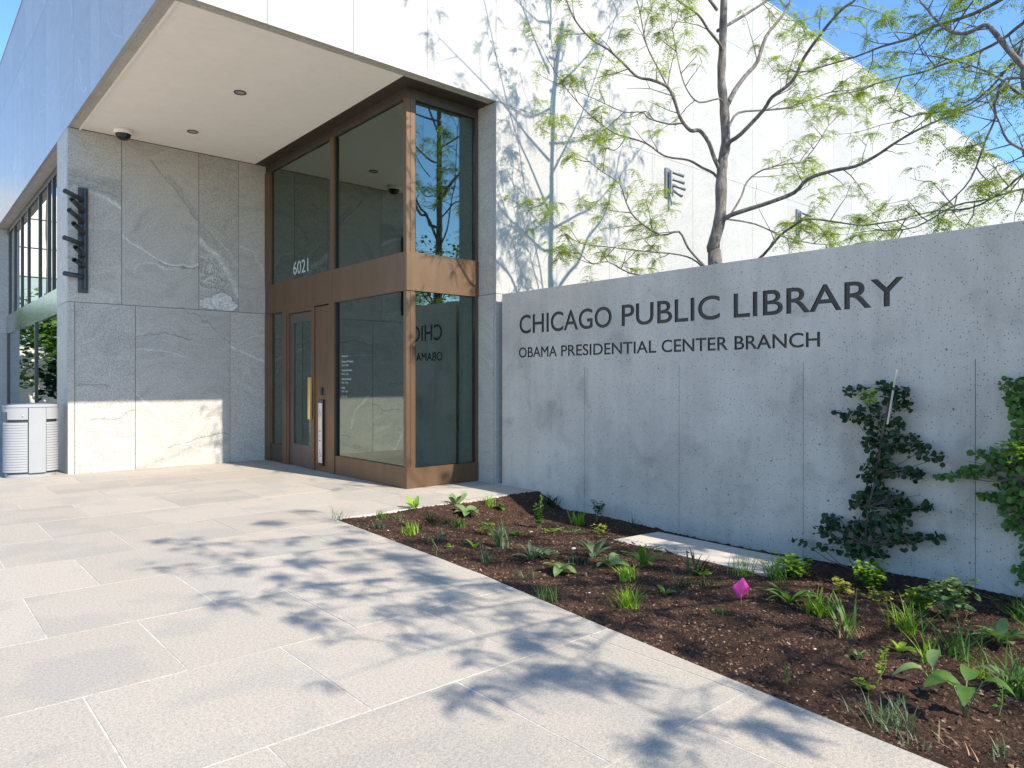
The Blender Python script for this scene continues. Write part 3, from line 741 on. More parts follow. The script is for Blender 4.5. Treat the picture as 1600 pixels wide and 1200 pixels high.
# row of four small pictograms under the hours
icons = MB(); zi = onX(534, 621, hx).z
def bar(mb_, ya, za, yb, zb_, w, X=hx - .001, t=.0008):
    d = Vector((0, yb - ya, zb_ - za)); n = Vector((0, -d.z, d.y)).normalized() * w
    p = [Vector((X, ya, za)) + n, Vector((X, ya, za)) - n, Vector((X, yb, zb_)) - n, Vector((X, yb, zb_)) + n]
    q_ = [v + Vector((t, 0, 0)) for v in p]; mb_.add(p + q_, [(0, 1, 2, 3), (4, 7, 6, 5), (0, 4, 5, 1), (1, 5, 6, 2), (2, 6, 7, 3), (3, 7, 4, 0)])
for k in range(4):
    y_ = h0.y - .01 - k * .048
    bar(icons, y_, zi, y_, zi + .026, .003); bar(icons, y_ - .018, zi + (.004 if k % 2 else .022), y_ - .002, zi + .014, .003); bar(icons, y_ + .004, zi + .034, y_ - .004, zi + .034, .004)
    if k == 3: bar(icons, y_ - .018, zi, y_ - .018, zi + .03, .002)
o = icons.build('pictogram_row', M['white_print']); o.parent = EW; o.matrix_parent_inverse = Matrix.Translation(-Vector(EW.location))

# door opener plate and card reader on the bronze panel
OP = empty('door_opener', (XG, 10.93, .1)); tag(OP, 'tall steel push plate with wheelchair symbols beside the entrance door', 'door opener')
def p2(o_, name, mat, *b, bev=0): 
    o = MB().box(*b).build(name, mat, o_)
    if bev: bevel(o, bev)
    return o
oy0, oy1 = 10.875, 11.01
p2(OP, 'housing', M['black'], XG - .030, XG + .0035, oy0 - .006, oy1 + .004, .10, 1.19, bev=.004)
p2(OP, 'push_plate', M['steel'], XG - .040, XG - .031, oy0, oy1, .145, 1.135, bev=.003)
pm = plain('dark print', (.05, .05, .05), .6)
for tx, z in (('PUSH', .66), ('TO', .58), ('OPEN', .50)):
    lettering('plate_text', tx, XG - .0405, oy1 - (.035 if len(tx) > 2 else .05), z, .022, .06 if len(tx) > 2 else .03, pm, OP)
def wheelchair(mb_, yc, zc, s):
    pts = [Vector((XG - .0418, yc - math.cos(a) * s * .5 - 0, zc - .1 * s + math.sin(a) * s * .5)) for a in [R(100 + 20 * i) for i in range(14)]]
    mb_.tube(pts, .0022, 4)
    for a, b in (((.1, 1.0), (.05, .35)), ((.05, .35), (-.4, .33)), ((-.4, .33), (-.62, -.25)), ((.08, .68), (-.32, .66))):
        mb_.tube([Vector((XG - .0418, yc + a[0] * s, zc + a[1] * s)), Vector((XG - .0418, yc + b[0] * s, zc + b[1] * s))], .0026, 4)
    mb_.tube([Vector((XG - .0418, yc + .1 * s, zc + 1.22 * s)), Vector((XG - .0418, yc + .08 * s, zc + 1.38 * s))], .005, 5)
for z in (.95, .28):
    w_ = MB(); wheelchair(w_, 10.945, z, .065); w_.build('wheelchair_symbol', pm, OP)
CR = empty('card_reader', (XG, 10.94, 1.26)); tag(CR, 'small black card reader above the steel push plate', 'card reader')
p2(CR, 'body', M['black'], XG - .022, XG + .0035, 10.915, 10.975, 1.265, 1.39, bev=.005); p2(CR, 'face', M['dark_metal'], XG - .025, XG - .0225, 10.923, 10.967, 1.29, 1.38)

# ------------------------------------------------------------------ things under the canopy
def lathe(prof, cx, cy, n=24, inv=False):
    mb_ = MB(); vs_ = []
    for r, z in prof:
        for k in range(n): a = 2 * math.pi * k / n; vs_.append((cx + r * math.cos(a), cy + r * math.sin(a), z))
    fs_ = [(i * n + k, i * n + (k + 1) % n, (i + 1) * n + (k + 1) % n, (i + 1) * n + k) for i in range(len(prof) - 1) for k in range(n)]
    return mb_.add(vs_, fs_, True)
def downlight(px, py, label):
    c = onZ(px, py, ZS); o = empty('downlight', c); tag(o, label, 'ceiling light', 'recessed lights in the canopy soffit')
    lathe([(.085, ZS + .004), (.085, ZS - .003), (.070, ZS - .004), (.066, ZS + .003), (.060, ZS + .0055)], c.x, c.y).build('trim_ring', M['grey_metal'], o)
    lathe([(.0645, ZS + .004), (.03, ZS + .006), (.0, ZS + .0062)], c.x, c.y).build('lens', M['steel'], o)
downlight(375, 145, 'round recessed ceiling light in the middle of the cream soffit')
downlight(301, 206, 'round recessed ceiling light near the dome camera')
c = onZ(193, 203, ZS); c.y = min(c.y, YA - .35)
c = Vector((2.86, 12.9, ZS)); o = empty('security_camera', c); tag(o, 'white dome security camera with black bubble under the canopy corner', 'security camera')
lathe([(.0, ZS + .007), (.135, ZS + .007), (.145, ZS - .01), (.14, ZS - .05), (.12, ZS - .065), (.09, ZS - .066)], c.x, c.y, 32).build('housing', M['plaster'], o)
lathe([(.118, ZS - .0655), (.112, ZS - .085), (.10, ZS - .115), (.07, ZS - .145), (.03, ZS - .158), (.0, ZS - .160)], c.x, c.y, 32).build('dome', M['black'], o)
bx('lens_shroud', M['dark_metal'], o, c.x - .02, c.x + .02, c.y - .125, c.y - .09, ZS - .12, ZS - .075)

def sculpture(base, plate_w, z0, z1, Yp, tubes, label, m=None, thick=1.0):
    """tubes: list of (root vector, tip vector)"""
    o = empty('wall_light_sculpture', (base, Yp, z0)); tag(o, label, 'wall sculpture', 'tube sculptures fixed to the stone walls')
    m = m or M['dark_metal']
    bx('back_plate', m, o, base, base + plate_w, Yp - .035, Yp - .0, z0, z1, .003)
    MB().tube([Vector((base + plate_w * .62, Yp - .085, z0 + .06)), Vector((base + plate_w * .62, Yp - .085, z1 - .05))], .024, 10).build('rail', m, o)
    for i, (r_, t_) in enumerate(tubes):
        d = (t_ - r_).normalized(); L_ = (t_ - r_).length
        q_ = MB(); nseg = 14; R1, R2 = .038 * thick, .032 * thick
        a = Vector((1, 0, 0)); a = (a - d * a.dot(d)).normalized(); w = d.cross(a); vs_ = []
        for (rr_, s_) in ((R1, 0), (R1, L_), (R2, L_), (R2, .05)):
            for k in range(nseg): an = 2 * math.pi * k / nseg; vs_.append(r_ + d * s_ + (a * math.cos(an) + w * math.sin(an)) * rr_)
        fs_ = [(j * nseg + k, j * nseg + (k + 1) % nseg, (j + 1) * nseg + (k + 1) % nseg, (j + 1) * nseg + k) for j in range(3) for k in range(nseg)]
        q_.add(vs_, fs_, True); q_.add(vs_[3 * nseg:], [tuple(range(nseg))]); q_.add(vs_[:nseg], [tuple(range(nseg))[::-1]])
        tb_ = q_.build('tube', m, o)
        bk_ = MB().tube([r_ + d * .03, Vector((base + plate_w * .62, Yp - .085, r_.z - .02))], .011, 6).build('bracket', m, o)
    return o
Yp = YA
tubes = []
for rt, tp, dl in (((124, 312), (101, 298), .20), ((125, 329), (112, 311), .38), ((124, 346), (108, 328), .30), ((126, 364), (115, 349), .42),
                   ((123, 381), (100, 371), .16), ((126, 399), (118, 386), .42), ((127, 415), (116, 406), .40), ((124, 432), (100, 427), .12)):
    tubes.append((onY(rt[0] + 4, rt[1], Yp - .09), onY(tp[0], tp[1], Yp - .09 - dl)))
b0, b1 = onY(122, 292, Yp - .03), onY(138, 458, Yp - .03)
sculpture(b0.x, b1.x - b0.x, b1.z, b0.z, Yp, tubes, 'tall dark metal rail with eight open tubes on the grey stone wall')
for px, pz, lab in ((1038, (262, 308), 'grey metal tube sculpture on the white facade left of the tree trunk'), (1243, (327, 366), 'grey metal tube sculpture on the white facade right of the tree trunk')):
    b = onY(px, pz[0], YF); z1_, z0_ = b.z, onY(px, pz[1], YF).z; tb = []
    hh = z1_ - z0_
    for k, (fz, dx, dz_, dy) in enumerate(((.86, .26, -.12, .2), (.62, .26, -.12, .22), (.42, .2, -.16, .3), (.24, .05, -.22, .28))):
        r_ = Vector((b.x + .14, YF - .09, z0_ + hh * fz)); tb.append((r_, r_ + Vector((dx, -dy, dz_)) * .62))
    sculpture(b.x, .13, z0_, z1_, YF, tb, lab, M['sculpt_grey'], .75)

# ------------------------------------------------------------------ trash can
def oval(a, rx, ry, e=2.6):
    ca, sa = math.cos(a), math.sin(a)
    return rx * math.copysign(abs(ca) ** (2 / e), ca), ry * math.copysign(abs(sa) ** (2 / e), sa)
TC = Vector((1.68, 13.50, 0)); rotc = R(-7)
TR = empty('litter_bin', TC); tag(TR, 'oval silver litter bin with louvred sides beside the stone corner', 'litter bin')
def ring_mesh(name, mat, prof, a0=0, a1=360, n=48, closed=True, cap=True, parent=TR):
    """prof list of (rx, ry, z)"""
    mb_ = MB(); full = abs(a1 - a0) >= 359.9; m = n if full else n + 1; vs_ = []
    for rx, ry, z in prof:
        for k in range(m):
            a = R(a0 + (a1 - a0) * k / n); x, y = oval(a, rx, ry)
            vs_.append((TC.x + x * math.cos(rotc) - y * math.sin(rotc), TC.y + x * math.sin(rotc) + y * math.cos(rotc), z))
    P = len(prof); fs_ = []
    for i in range(P - 1):
        for k in range(m if full else m - 1): fs_.append((i * m + k, i * m + (k + 1) % m, (i + 1) * m + (k + 1) % m, (i + 1) * m + k))
    mb_.add(vs_, fs_, False)
    if cap and full: mb_.add(vs_[-m:], [tuple(range(m))]); mb_.add(vs_[:m], [tuple(range(m))[::-1]])
    return mb_.build(name, mat, parent)
RX, RY = .365, .29
ring_mesh('base', M['silver_paint'], [(RX - .03, RY - .03, 0), (RX - .03, RY - .03, .055), (RX - .04, RY - .04, .06)])
ring_mesh('inner_drum', M['dark_metal'], [(RX - .022, RY - .022, .06), (RX - .022, RY - .022, 1.08)])
ring_mesh('lid', M['silver_paint'], [(RX, RY, 1.085), (RX + .008, RY + .008, 1.09), (RX + .008, RY + .008, 1.118), (RX, RY, 1.128), (RX * .6, RY * .6, 1.150), (.02, .02, 1.155)])
# camera-side is local -y; door band in the middle, slightly right
BA0, BA1 = 268, 296
ring_mesh('door_band', M['silver_paint'], [(RX - .02, RY - .02, .07), (RX + .004, RY + .004, .07), (RX + .004, RY + .004, 1.082), (RX - .02, RY - .02, 1.082)], BA0, BA1, 12)
ring_mesh('hood', M['silver_paint'], [(RX - .02, RY - .02, .90), (RX, RY, .90), (RX, RY, 1.082)], BA1 + 1.2, BA1 + 120, 30)
ring_mesh('hood', M['silver_paint'], [(RX - .02, RY - .02, .90), (RX, RY, .90), (RX, RY, 1.082)], BA0 - 50, BA0 - 1.2, 20)
ring_mesh('hood', M['silver_paint'], [(RX, RY, 1.02), (RX, RY, 1.082)], BA0 - 100, BA0 - 50, 14)
def louvre(i, a0, a1):
    z = .085 + i * .0405
    return ring_mesh('slat', M['silver_paint'], [(RX - .010, RY - .010, z), (RX + .001, RY + .001, z + .002), (RX - .003, RY - .003, z + .037), (RX - .016, RY - .016, z + .040)], a0, a1, 16)
for i in range(19):
    louvre(i, BA0 - 92, BA0 - 1.5); louvre(i, BA1 + 1.5, BA1 + 92)
lk = onY(41, 650, 13.15); MB().tube([Vector((TC.x, TC.y, 0)) + Vector((math.cos(rotc) * -.10 + math.sin(rotc) * (RY - .0), math.sin(rotc) * -.10 - math.cos(rotc) * (RY - .0), .965)),
    Vector((TC.x, TC.y, 0)) + Vector((math.cos(rotc) * -.10 + math.sin(rotc) * (RY + .012), math.sin(rotc) * -.10 - math.cos(rotc) * (RY + .012), .965))], .012, 10).build('lock', M['steel'], TR)

# ------------------------------------------------------------------ trees
def frond_template(L_=.15, pairs=8, lw=.0075, ll=.024, droop=.6):
    V, F = [], []
    def rp(t): return np.array([L_ * t * (1 - .25 * droop * t), 0, L_ * (.35 * t - droop * 1.05 * t * t)])
    # rachis: thin strip
    for k in range(5):
        p = rp(k / 4); V += [p + [0, .0010, 0], p - [0, .0010, 0]]
    for k in range(4): F.append((2 * k, 2 * k + 1, 2 * k + 3, 2 * k + 2))
    for k in range(pairs):
        t = .18 + .80 * k / (pairs - 1); p = rp(t); q_ = rp(min(1, t + .04)); tn = (q_ - p) / (np.linalg.norm(q_ - p) + 1e-9)
        s = ll * (1 - .35 * abs(t - .5) * 2)
        for sd in (-1, 1):
            d = np.array([0, sd * .85, -.32]) + tn * .45; d /= np.linalg.norm(d)
            b = len(V); m = p + d * s * .5
            V += [p, m + tn * lw * .5, p + d * s, m - tn * lw * .5]; F.append((b, b + 1, b + 2, b + 3))
    return np.array(V), np.array(F)
FT = [frond_template(.15, 7, .0125, .033, .65), frond_template(.18, 8, .0125, .034, .9), frond_template(.12, 5, .013, .032, 1.15)]

def leaf_mass(name, pts, dirs, sizes, mat, parent, templates=FT, up=None):
    Vs, Fs, off = [], [], 0
    n = len(pts); which = rng.integers(0, len(templates), n)
    for w in range(len(templates)):
        tv, tf = templates[w]; sel = np.where(which == w)[0]
        if len(sel) == 0: continue
        P = pts[sel]; d = dirs[sel]; d = d / (np.linalg.norm(d, axis=1)[:, None] + 1e-9)
        z = np.array([0, 0, 1.0]) + rng.normal(0, .22, (len(sel), 3)) if up is None else up[sel]
        y = np.cross(z, d); y /= (np.linalg.norm(y, axis=1)[:, None] + 1e-9); zz = np.cross(d, y)
        s = sizes[sel][:, None, None]
        V = P[:, None, :] + s * (tv[None, :, 0:1] * d[:, None, :] + tv[None, :, 1:2] * y[:, None, :] + tv[None, :, 2:3] * zz[:, None, :])
        k = len(tv); F = tf[None] + (np.arange(len(sel)) * k)[:, None, None] + off
        Vs.append(V.reshape(-1, 3)); Fs.append(F.reshape(-1, tf.shape[1])); off += len(sel) * k
    o = link(name, np_mesh(name, np.concatenate(Vs), np.concatenate(Fs), mat), None, parent); tag(o, kind='stuff'); return o

def smooth_path(pts, n=3):
    pts = [Vector(p) for p in pts]; out = []
    for i in range(len(pts) - 1):
        p0, p1, p2, p3 = pts[max(i - 1, 0)], pts[i], pts[i + 1], pts[min(i + 2, len(pts) - 1)]
        for j in range(n):
            t = j / n; out.append(.5 * ((2 * p1) + (p2 - p0) * t + (2 * p0 - 5 * p1 + 4 * p2 - p3) * t * t + (3 * p1 - p0 - 3 * p2 + p3) * t ** 3))
    out.append(pts[-1]); return out

def make_tree(name, label, trunk, trunk_r, limbs, seed, leaf_density=1.0, twig_len=1.0, size=1.0, twig_skip=.3):
    """trunk: points; limbs: list of (points, r0, r1, density)"""
    rd = random.Random(seed)
    root = empty(name, trunk[0]); tag(root, label, 'tree')
    tp = smooth_path(trunk, 4); n = len(tp)
    rad = [trunk_r[0] + (trunk_r[1] - trunk_r[0]) * (i / (n - 1)) ** .8 for i in range(n)]
    rad = [r_ * (1 + .07 * math.sin(i * 1.7) + rd.uniform(-.03, .03)) for i, r_ in enumerate(rad)]; rad[0] *= 1.25
    MB().tube(tp, rad, 14).build('trunk', M['bark'], root)
    tw = MB(); LP, LD, LS = [], [], []
    def fronds(p, d, dens):
        k = rd.choice([3, 4, 5, 6]) if rd.random() < dens * .5 else 0
        for _ in range(k):
            a = rd.uniform(0, 6.283); LP.append(tuple(p)); LD.append((math.cos(a) + d.x * .8, math.sin(a) + d.y * .8, rd.uniform(-.1, .5))); LS.append(rd.uniform(.75, 1.25) * size)
    def twig(p, d, L_, r_, lvl, dens):
        pts_ = [p.copy()]; cur = p.copy(); seg = max(3, int(L_ / .13)); dd = d.normalized()
        for i in range(seg):
            dd = (dd + Vector((rd.gauss(0, .16), rd.gauss(0, .16), rd.gauss(.02, .13)))).normalized()
            cur = cur + dd * (L_ / seg); pts_.append(cur.copy())
            if i > 0: fronds(cur, dd, dens * (.6 if lvl == 0 else .95))
            if lvl < 2 and rd.random() < (.55 if lvl == 0 else .32):
                side = dd.cross(Vector((rd.gauss(0, 1), rd.gauss(0, 1), rd.gauss(0, 1)))).normalized()
                twig(cur, dd * .55 + side * .9 + Vector((0, 0, .1)), L_ * rd.uniform(.35, .6), r_ * .6, lvl + 1, dens)
        m = len(pts_); tw.tube(pts_, [max(.0018, r_ * (1 - .75 * i / (m - 1))) for i in range(m)], 4 if lvl else 5, cap=False)
        fronds(cur, dd, dens); fronds(cur, dd, dens)
    for pts_, r0, r1, dens in limbs:
        sp = smooth_path(pts_, 3); m = len(sp)
        r0 *= .74
        MB().tube(sp, [r0 + (r1 - r0) * i / (m - 1) for i in range(m)], 8).build('limb', M['bark'], root)
        total = sum((sp[i + 1] - sp[i]).length for i in range(m - 1)); acc = 0; nxt = total * twig_skip
        for i in range(m - 1):
            acc += (sp[i + 1] - sp[i]).length
            if acc > nxt:
                nxt = acc + rd.uniform(.09, .21) / max(.2, leaf_density)
                d = (sp[i + 1] - sp[i]).normalized(); side = d.cross(Vector((rd.gauss(0, 1), rd.gauss(0, 1), rd.gauss(0, .8)))).normalized()
                f = acc / total
                twig(sp[i + 1], d * .6 + side * .9 + Vector((0, 0, .15)), twig_len * rd.uniform(.35, .85) * (1.1 - .5 * f), .007, 0, dens)
        twig(sp[-1], (sp[-1] - sp[-2]), twig_len * .8, r1 * .9, 0, dens)
    t_ = tw.build('twigs', M['twig'], root); tag(t_, kind='stuff')
    if LP: leaf_mass('crown', np.array(LP), np.array(LD), np.array(LS), M['locust'], root)
    return root

T1D = 9.34
def P1(lst, d_end, d0=0.0):
    n = len(lst); return [atd(x, y, T1D + d0 + (d_end - d0) * (i / (n - 1))) for i, (x, y) in enumerate(lst)]
trunk1 = [atd(1116, 786, T1D), atd(1116, 600, T1D), atd(1117, 409, T1D), atd(1114, 387, T1D), atd(1125, 341, T1D), atd(1127, 287, T1D), atd(1129, 251, T1D), atd(1134, 222, T1D),
          atd(1131, 161, T1D), atd(1127, 125, T1D), atd(1129, 72, T1D), atd(1131, 0, T1D), atd(1134, -100, T1D), atd(1128, -220, T1D + .1), atd(1140, -330, T1D + .2)]
l1 = [
 ([(1127, 270), (1116, 247), (1107, 222), (1093, 204), (1079, 204), (1064, 186), (1054, 158), (1043, 136), (1018, 125), (996, 120), (975, 100), (950, 77), (924, 61), (899, 32), (885, 0), (872, -45)], -.9, .040, .008, .8),
 ([(1125, 285), (1115, 271), (1097, 262), (1075, 250), (1039, 244), (1010, 224), (978, 214), (953, 204), (914, 172), (881, 133), (860, 100)], .9, .026, .005, .6),
 ([(1079, 204), (1068, 193), (1046, 194), (1014, 185), (1003, 175), (975, 175), (932, 156), (903, 143)], .5, .018, .004, .7),
 ([(1134, 235), (1140, 222), (1157, 210), (1193, 172), (1206, 152), (1238, 127), (1257, 89), (1292, 41), (1317, 13), (1340, -5), (1375, -70)], -1.2, .042, .012, .7),
 ([(1134, 170), (1147, 143), (1165, 118), (1183, 97), (1197, 57), (1219, 29), (1236, 0), (1262, -80)], .8, .045, .014, .6),
 ([(1128, 80), (1124, 68), (1107, 47), (1090, 22), (1061, 2), (1028, -32)], -.7, .030, .010, .6),
 ([(1133, 212), (1140, 196), (1154, 176), (1197, 172), (1232, 168), (1263, 157), (1298, 144), (1333, 140), (1371, 130)], 1.1, .024, .006, .9),
 ([(1125, 348), (1140, 337), (1172, 326), (1200, 317), (1241, 301), (1263, 279), (1305, 266), (1336, 260), (1368, 244), (1396, 225), (1428, 206), (1469, 187), (1517, 171)], -1.4, .045, .010, .5),
 ([(1130, 345), (1140, 337), (1158, 308), (1168, 283), (1193, 265), (1236, 255), (1254, 253), (1279, 222), (1295, 196), (1320, 171)], 1.2, .020, .005, .8),
 ([(1118, 450), (1150, 435), (1193, 398), (1218, 369), (1240, 353), (1263, 342), (1314, 348), (1352, 352), (1400, 345)], -1.0, .032, .006, 1.0),
 ([(1118, 432), (1097, 412), (1075, 387), (1061, 362), (1032, 367), (993, 341), (978, 315), (968, 287), (942, 269), (914, 247)], -1.0, .024, .004, 1.0),
 ([(1118, 442), (1090, 410), (1061, 398), (1011, 393), (960, 387), (907, 380), (880, 362)], .8, .018, .004, 1.0),
 ([(1118, 470), (1050, 440), (985, 427), (950, 409), (925, 412), (900, 390)], -.4, .018, .004, 1.0),
 ([(1128, 165), (1124, 154), (1093, 160), (1075, 143), (1064, 115), (1054, 65), (1050, 40)], -.5, .018, .004, .7),
 ([(1043, 136), (1030, 110), (1010, 70), (1000, 20), (985, -40)], -.5, .014, .005, .7),
 ([(978, 214), (960, 235), (930, 222), (912, 215)], .6, .009, .003, 1.0),
 ([(1125, 341), (1180, 350), (1230, 372), (1290, 382), (1330, 372)], 1.2, .018, .004, 1.0),
]
limbs1 = [(P1(pts, de), r0, r1, dn) for pts, de, r0, r1, dn in l1]
rd = random.Random(5)
for k in range(13):    # upper crown, above the frame, which throws the shadow on the facade
    z = 6.1 + k * .27; base = Vector((8.17 + .02, 5.27, z)); a = k * 2.4; up_ = rd.uniform(.5, 1.0); L_ = 2.5 - k * .11
    e = base + Vector((math.cos(a) * L_, math.sin(a) * L_ * .9, L_ * up_)); mid = (base + e) / 2 + Vector((rd.gauss(0, .15), rd.gauss(0, .15), -.1))
    limbs1.append(([base, (base + mid) / 2 + Vector((0, 0, -.03)), mid, e], .030, .006, .6))
make_tree('honey_locust_tree', 'young tree with fresh feathery leaves behind the concrete wall, its whole trunk visible', trunk1, (.098, .034), limbs1, 21, .85, .85)

# second tree, trunk outside the right edge; its branches reach into the frame
T2 = Vector((8.35, -1.4, -.1))
def P2(lst, d0, d1):
    n = len(lst); return [atd(x, y, d0 + (d1 - d0) * i / (n - 1)) for i, (x, y) in enumerate(lst)]
def from_trunk(z, pts): b = T2 + Vector((0, 0, z)); return [b, b * .55 + pts[0] * .45 + Vector((0, 0, .1))] + pts
limbs2 = []
for z, lst, d0, d1, r0, dn in (
 (2.9, [(1640, 150), (1600, 105), (1574, 76), (1548, 44), (1536, 40), (1510, 52), (1485, 49), (1466, 35), (1450, 16), (1437, 0), (1415, -40)], 6.0, 6.8, .040, .6),
 (3.3, [(1660, 0), (1600, 35), (1564, 63), (1517, 86), (1472, 101), (1444, 112), (1409, 120), (1371, 130)], 6.2, 7.4, .026, .9),
 (2.7, [(1650, 190), (1600, 152), (1564, 125), (1533, 108), (1480, 92), (1430, 84)], 6.0, 6.8, .022, .7),
 (2.6, [(1620, 120), (1558, 152), (1555, 184), (1539, 222), (1517, 279), (1485, 314), (1463, 329)], 5.9, 6.5, .018, .9),
 (2.4, [(1640, 250), (1600, 234), (1574, 219), (1561, 190), (1540, 150)], 6.0, 6.2, .024, .7),
 (2.2, [(1650, 265), (1600, 272), (1564, 301), (1517, 325), (1460, 330), (1400, 345)], 6.0, 7.2, .020, 1.1),
 (3.6, [(1660, -60), (1580, -10), (1520, 22), (1460, 41), (1422, 60), (1377, 73), (1336, 89), (1279, 106), (1257, 117)], 6.2, 8.0, .030, .9),
 (2.3, [(1650, 300), (1600, 295), (1540, 312), (1490, 322), (1430, 355), (1380, 360)], 6.1, 7.3, .016, 1.1),
 (3.9, [(1700, -120), (1600, -60), (1540, -20), (1500, 30), (1480, 70)], 6.2, 6.8, .022, .8),
 (2.8, [(1640, 60), (1590, 90), (1545, 140), (1500, 170), (1440, 178), (1400, 190)], 6.0, 7.0, .018, .9)):
    limbs2.append((from_trunk(z, P2(lst, d0, d1)), r0 * 1.1, .005, dn * .6))
# limbs over the plaza: ends chosen so their shade lands on paving and bed in front of the entrance
rd = random.Random(8)
def shade_src(gx, gy, z): return Vector((gx + .199 * z, gy - 1.2 * z, z))
plaza_targets = [((2.6, 6.6), 6.4), ((2.3, 5.6), 5.6), ((2.35, 4.5), 5.2), ((2.5, 3.8), 5.0), ((2.25, 3.3), 4.6), ((2.6, 2.6), 4.4), ((2.9, 5.2), 6.0), ((3.2, 7.4), 7.4), ((3.3, 4.0), 5.6), ((2.9, 3.0), 5.0), ((3.0, 2.0), 4.4),
                 ((4.2, 3.4), 5.8), ((4.6, 2.2), 5.0), ((2.9, 1.7), 4.2), ((2.8, 5.9), 5.9), ((3.3, 5.2), 6.1), ((2.7, 4.4), 5.3), ((3.1, 3.6), 5.1), ((4.2, 5.0), 6.6), ((3.7, 2.2), 4.8), ((5.2, 3.2), 5.6)]
for (gx, gy), z in plaza_targets:
    if gy < 4.7: z *= .8
    e = shade_src(gx, gy, z); b = T2 + Vector((0, 0, min(z * .62, 4.8)))
    m1 = b.lerp(e, .33) + Vector((rd.gauss(0, .12), rd.gauss(0, .15), .25)); m2 = b.lerp(e, .68) + Vector((rd.gauss(0, .15), rd.gauss(0, .2), .15))
    limbs2.append(([b, m1, m2, e], .030, .005, 1.0))
for k in range(8):
    a = k * 2.4 + 1; z = 4.6 + k * .45; b = T2 + Vector((0, 0, z)); L_ = 2.6 - .15 * k
    e = b + Vector((math.cos(a) * L_, math.sin(a) * L_, L_ * .6)); limbs2.append(([b, b.lerp(e, .5) + Vector((0, 0, -.12)), e], .03, .007, .7))
make_tree('honey_locust_tree', 'leafy tree at the right edge whose drooping branches hang over the wall against blue sky', [T2, T2 + Vector((.02, .03, 1.5)), T2 + Vector((-.05, .02, 3.2)), T2 + Vector((.03, -.05, 5.2)), T2 + Vector((0, .05, 7.6)), T2 + Vector((.1, 0, 9.2))], (.15, .03), limbs2, 33, 1.0, .78, 1.0, .35)

# ------------------------------------------------------------------ planting
def blade_template(n=4, bend=.5, w=.012, L_=1.0):
    V, F = [], []
    for k in range(n + 1):
        t = k / n; x = bend * t * t; z = t * (1 - .25 * bend * t); ww = w * (1 - t ** 2.2) + .0006
        V += [[x * L_, ww, z * L_], [x * L_, -ww, z * L_]]
    for k in range(n): F.append((2 * k, 2 * k + 1, 2 * k + 3, 2 * k + 2))
    return V, F
def bedp(px, py):
    z = -.06
    for _ in range(6): p = onZ(px, py, z); z = bedz(p.x, min(p.y, YB)) * .7 + z * .3
    return Vector((p.x, p.y, bedz(p.x, p.y)))
def tuft(px, py, h, n, mat, label, w=.004, bend=.5, spread=.03, rd=None, lean=.5, cat='plant', group=None):
    rd = rd or random.Random(int(px * 7 + py)); p = bedp(px, py)
    mb_ = MB(); h *= 1.12; n = int(n * 1.3)
    for i in range(n):
        a = rd.uniform(0, 6.283); hh = h * rd.uniform(.5, 1.05); b = bend * rd.uniform(.3, 1.5)
        V, F = blade_template(4, b, w * rd.uniform(.7, 1.2) / hh, 1.0)
        tilt = rd.uniform(0, lean); ca, sa = math.cos(a), math.sin(a); ox, oy = rd.gauss(0, spread), rd.gauss(0, spread); vs_ = []
        for x, y, z in V:
            X, Z = x + math.sin(tilt) * z, z * math.cos(tilt)
            X, Y_, Z = X * hh, y * hh, max(Z * hh, -.005)
            vs_.append((p.x + ox + X * ca - Y_ * sa, p.y + oy + X * sa + Y_ * ca, p.z + Z - .004))
        mb_.add(vs_, F, True)
    o = bpy.data.objects.new('grass_tuft', mb_.mesh('grass_tuft', mat)); C.objects.link(o)
    # origin to base
    o.data.transform(Matrix.Translation(-p)); o.location = p
    tag(o, label, cat, group); return o
def leaf_mesh(L_, W, curl, mat, tipw=.0, name='leaf', fold=.25):
    V, F, n = [], [], 8
    for k in range(n + 1):
        t = k / n; w = W * (max(0, math.sin(math.pi * (.06 + .94 * t) ** .95)) ** .6 if t < 1 else .03) * (.25 if t == 0 else 1)
        x = L_ * t * (1 - .15 * curl * t); z = L_ * (.45 * t - curl * .75 * t * t)
        V += [(x, w, z + abs(w) * fold), (x, 0, z), (x, -w, z + abs(w) * fold)]
    for k in range(n):
        b = 3 * k; F += [(b, b + 1, b + 4, b + 3), (b + 1, b + 2, b + 5, b + 4)]
    return MB().add(V, F, True).mesh(name, mat)
def rosette(px, py, h, n, W, mat, label, curl=.6, stem=.0, rise=.5, cat='plant', name='broadleaf_plant', rd=None):
    rd = rd or random.Random(int(px * 3 + py)); p = bedp(px, py)
    h *= 1.2; root = empty(name, p); tag(root, label, cat); ms = [leaf_mesh(h, W, curl * k, mat) for k in (.7, 1.0, 1.3)]
    for i in range(n):
        a = 6.283 * i / n + rd.uniform(-.35, .35); lf = bpy.data.objects.new('leaf', rd.choice(ms)); C.objects.link(lf)
        lf.parent = root; s = rd.uniform(.7, 1.1); el_ = rise * rd.uniform(.4, 1.4)
        st = stem * rd.uniform(.5, 1.1)
        lf.location = (math.cos(a) * .01 + math.cos(a) * st * .35, math.sin(a) * .01 + math.sin(a) * st * .35, .005 + st)
        lf.rotation_euler = (rd.gauss(0, .25), -el_, a); lf.scale = (s, s, s)
        if stem > .02:
            q_ = MB().tube([Vector((0, 0, 0)), Vector(lf.location) * .6 + Vector((0, 0, .01)), Vector(lf.location)], .004, 5).build('stalk', M['stem']); q_.parent = root
    return root
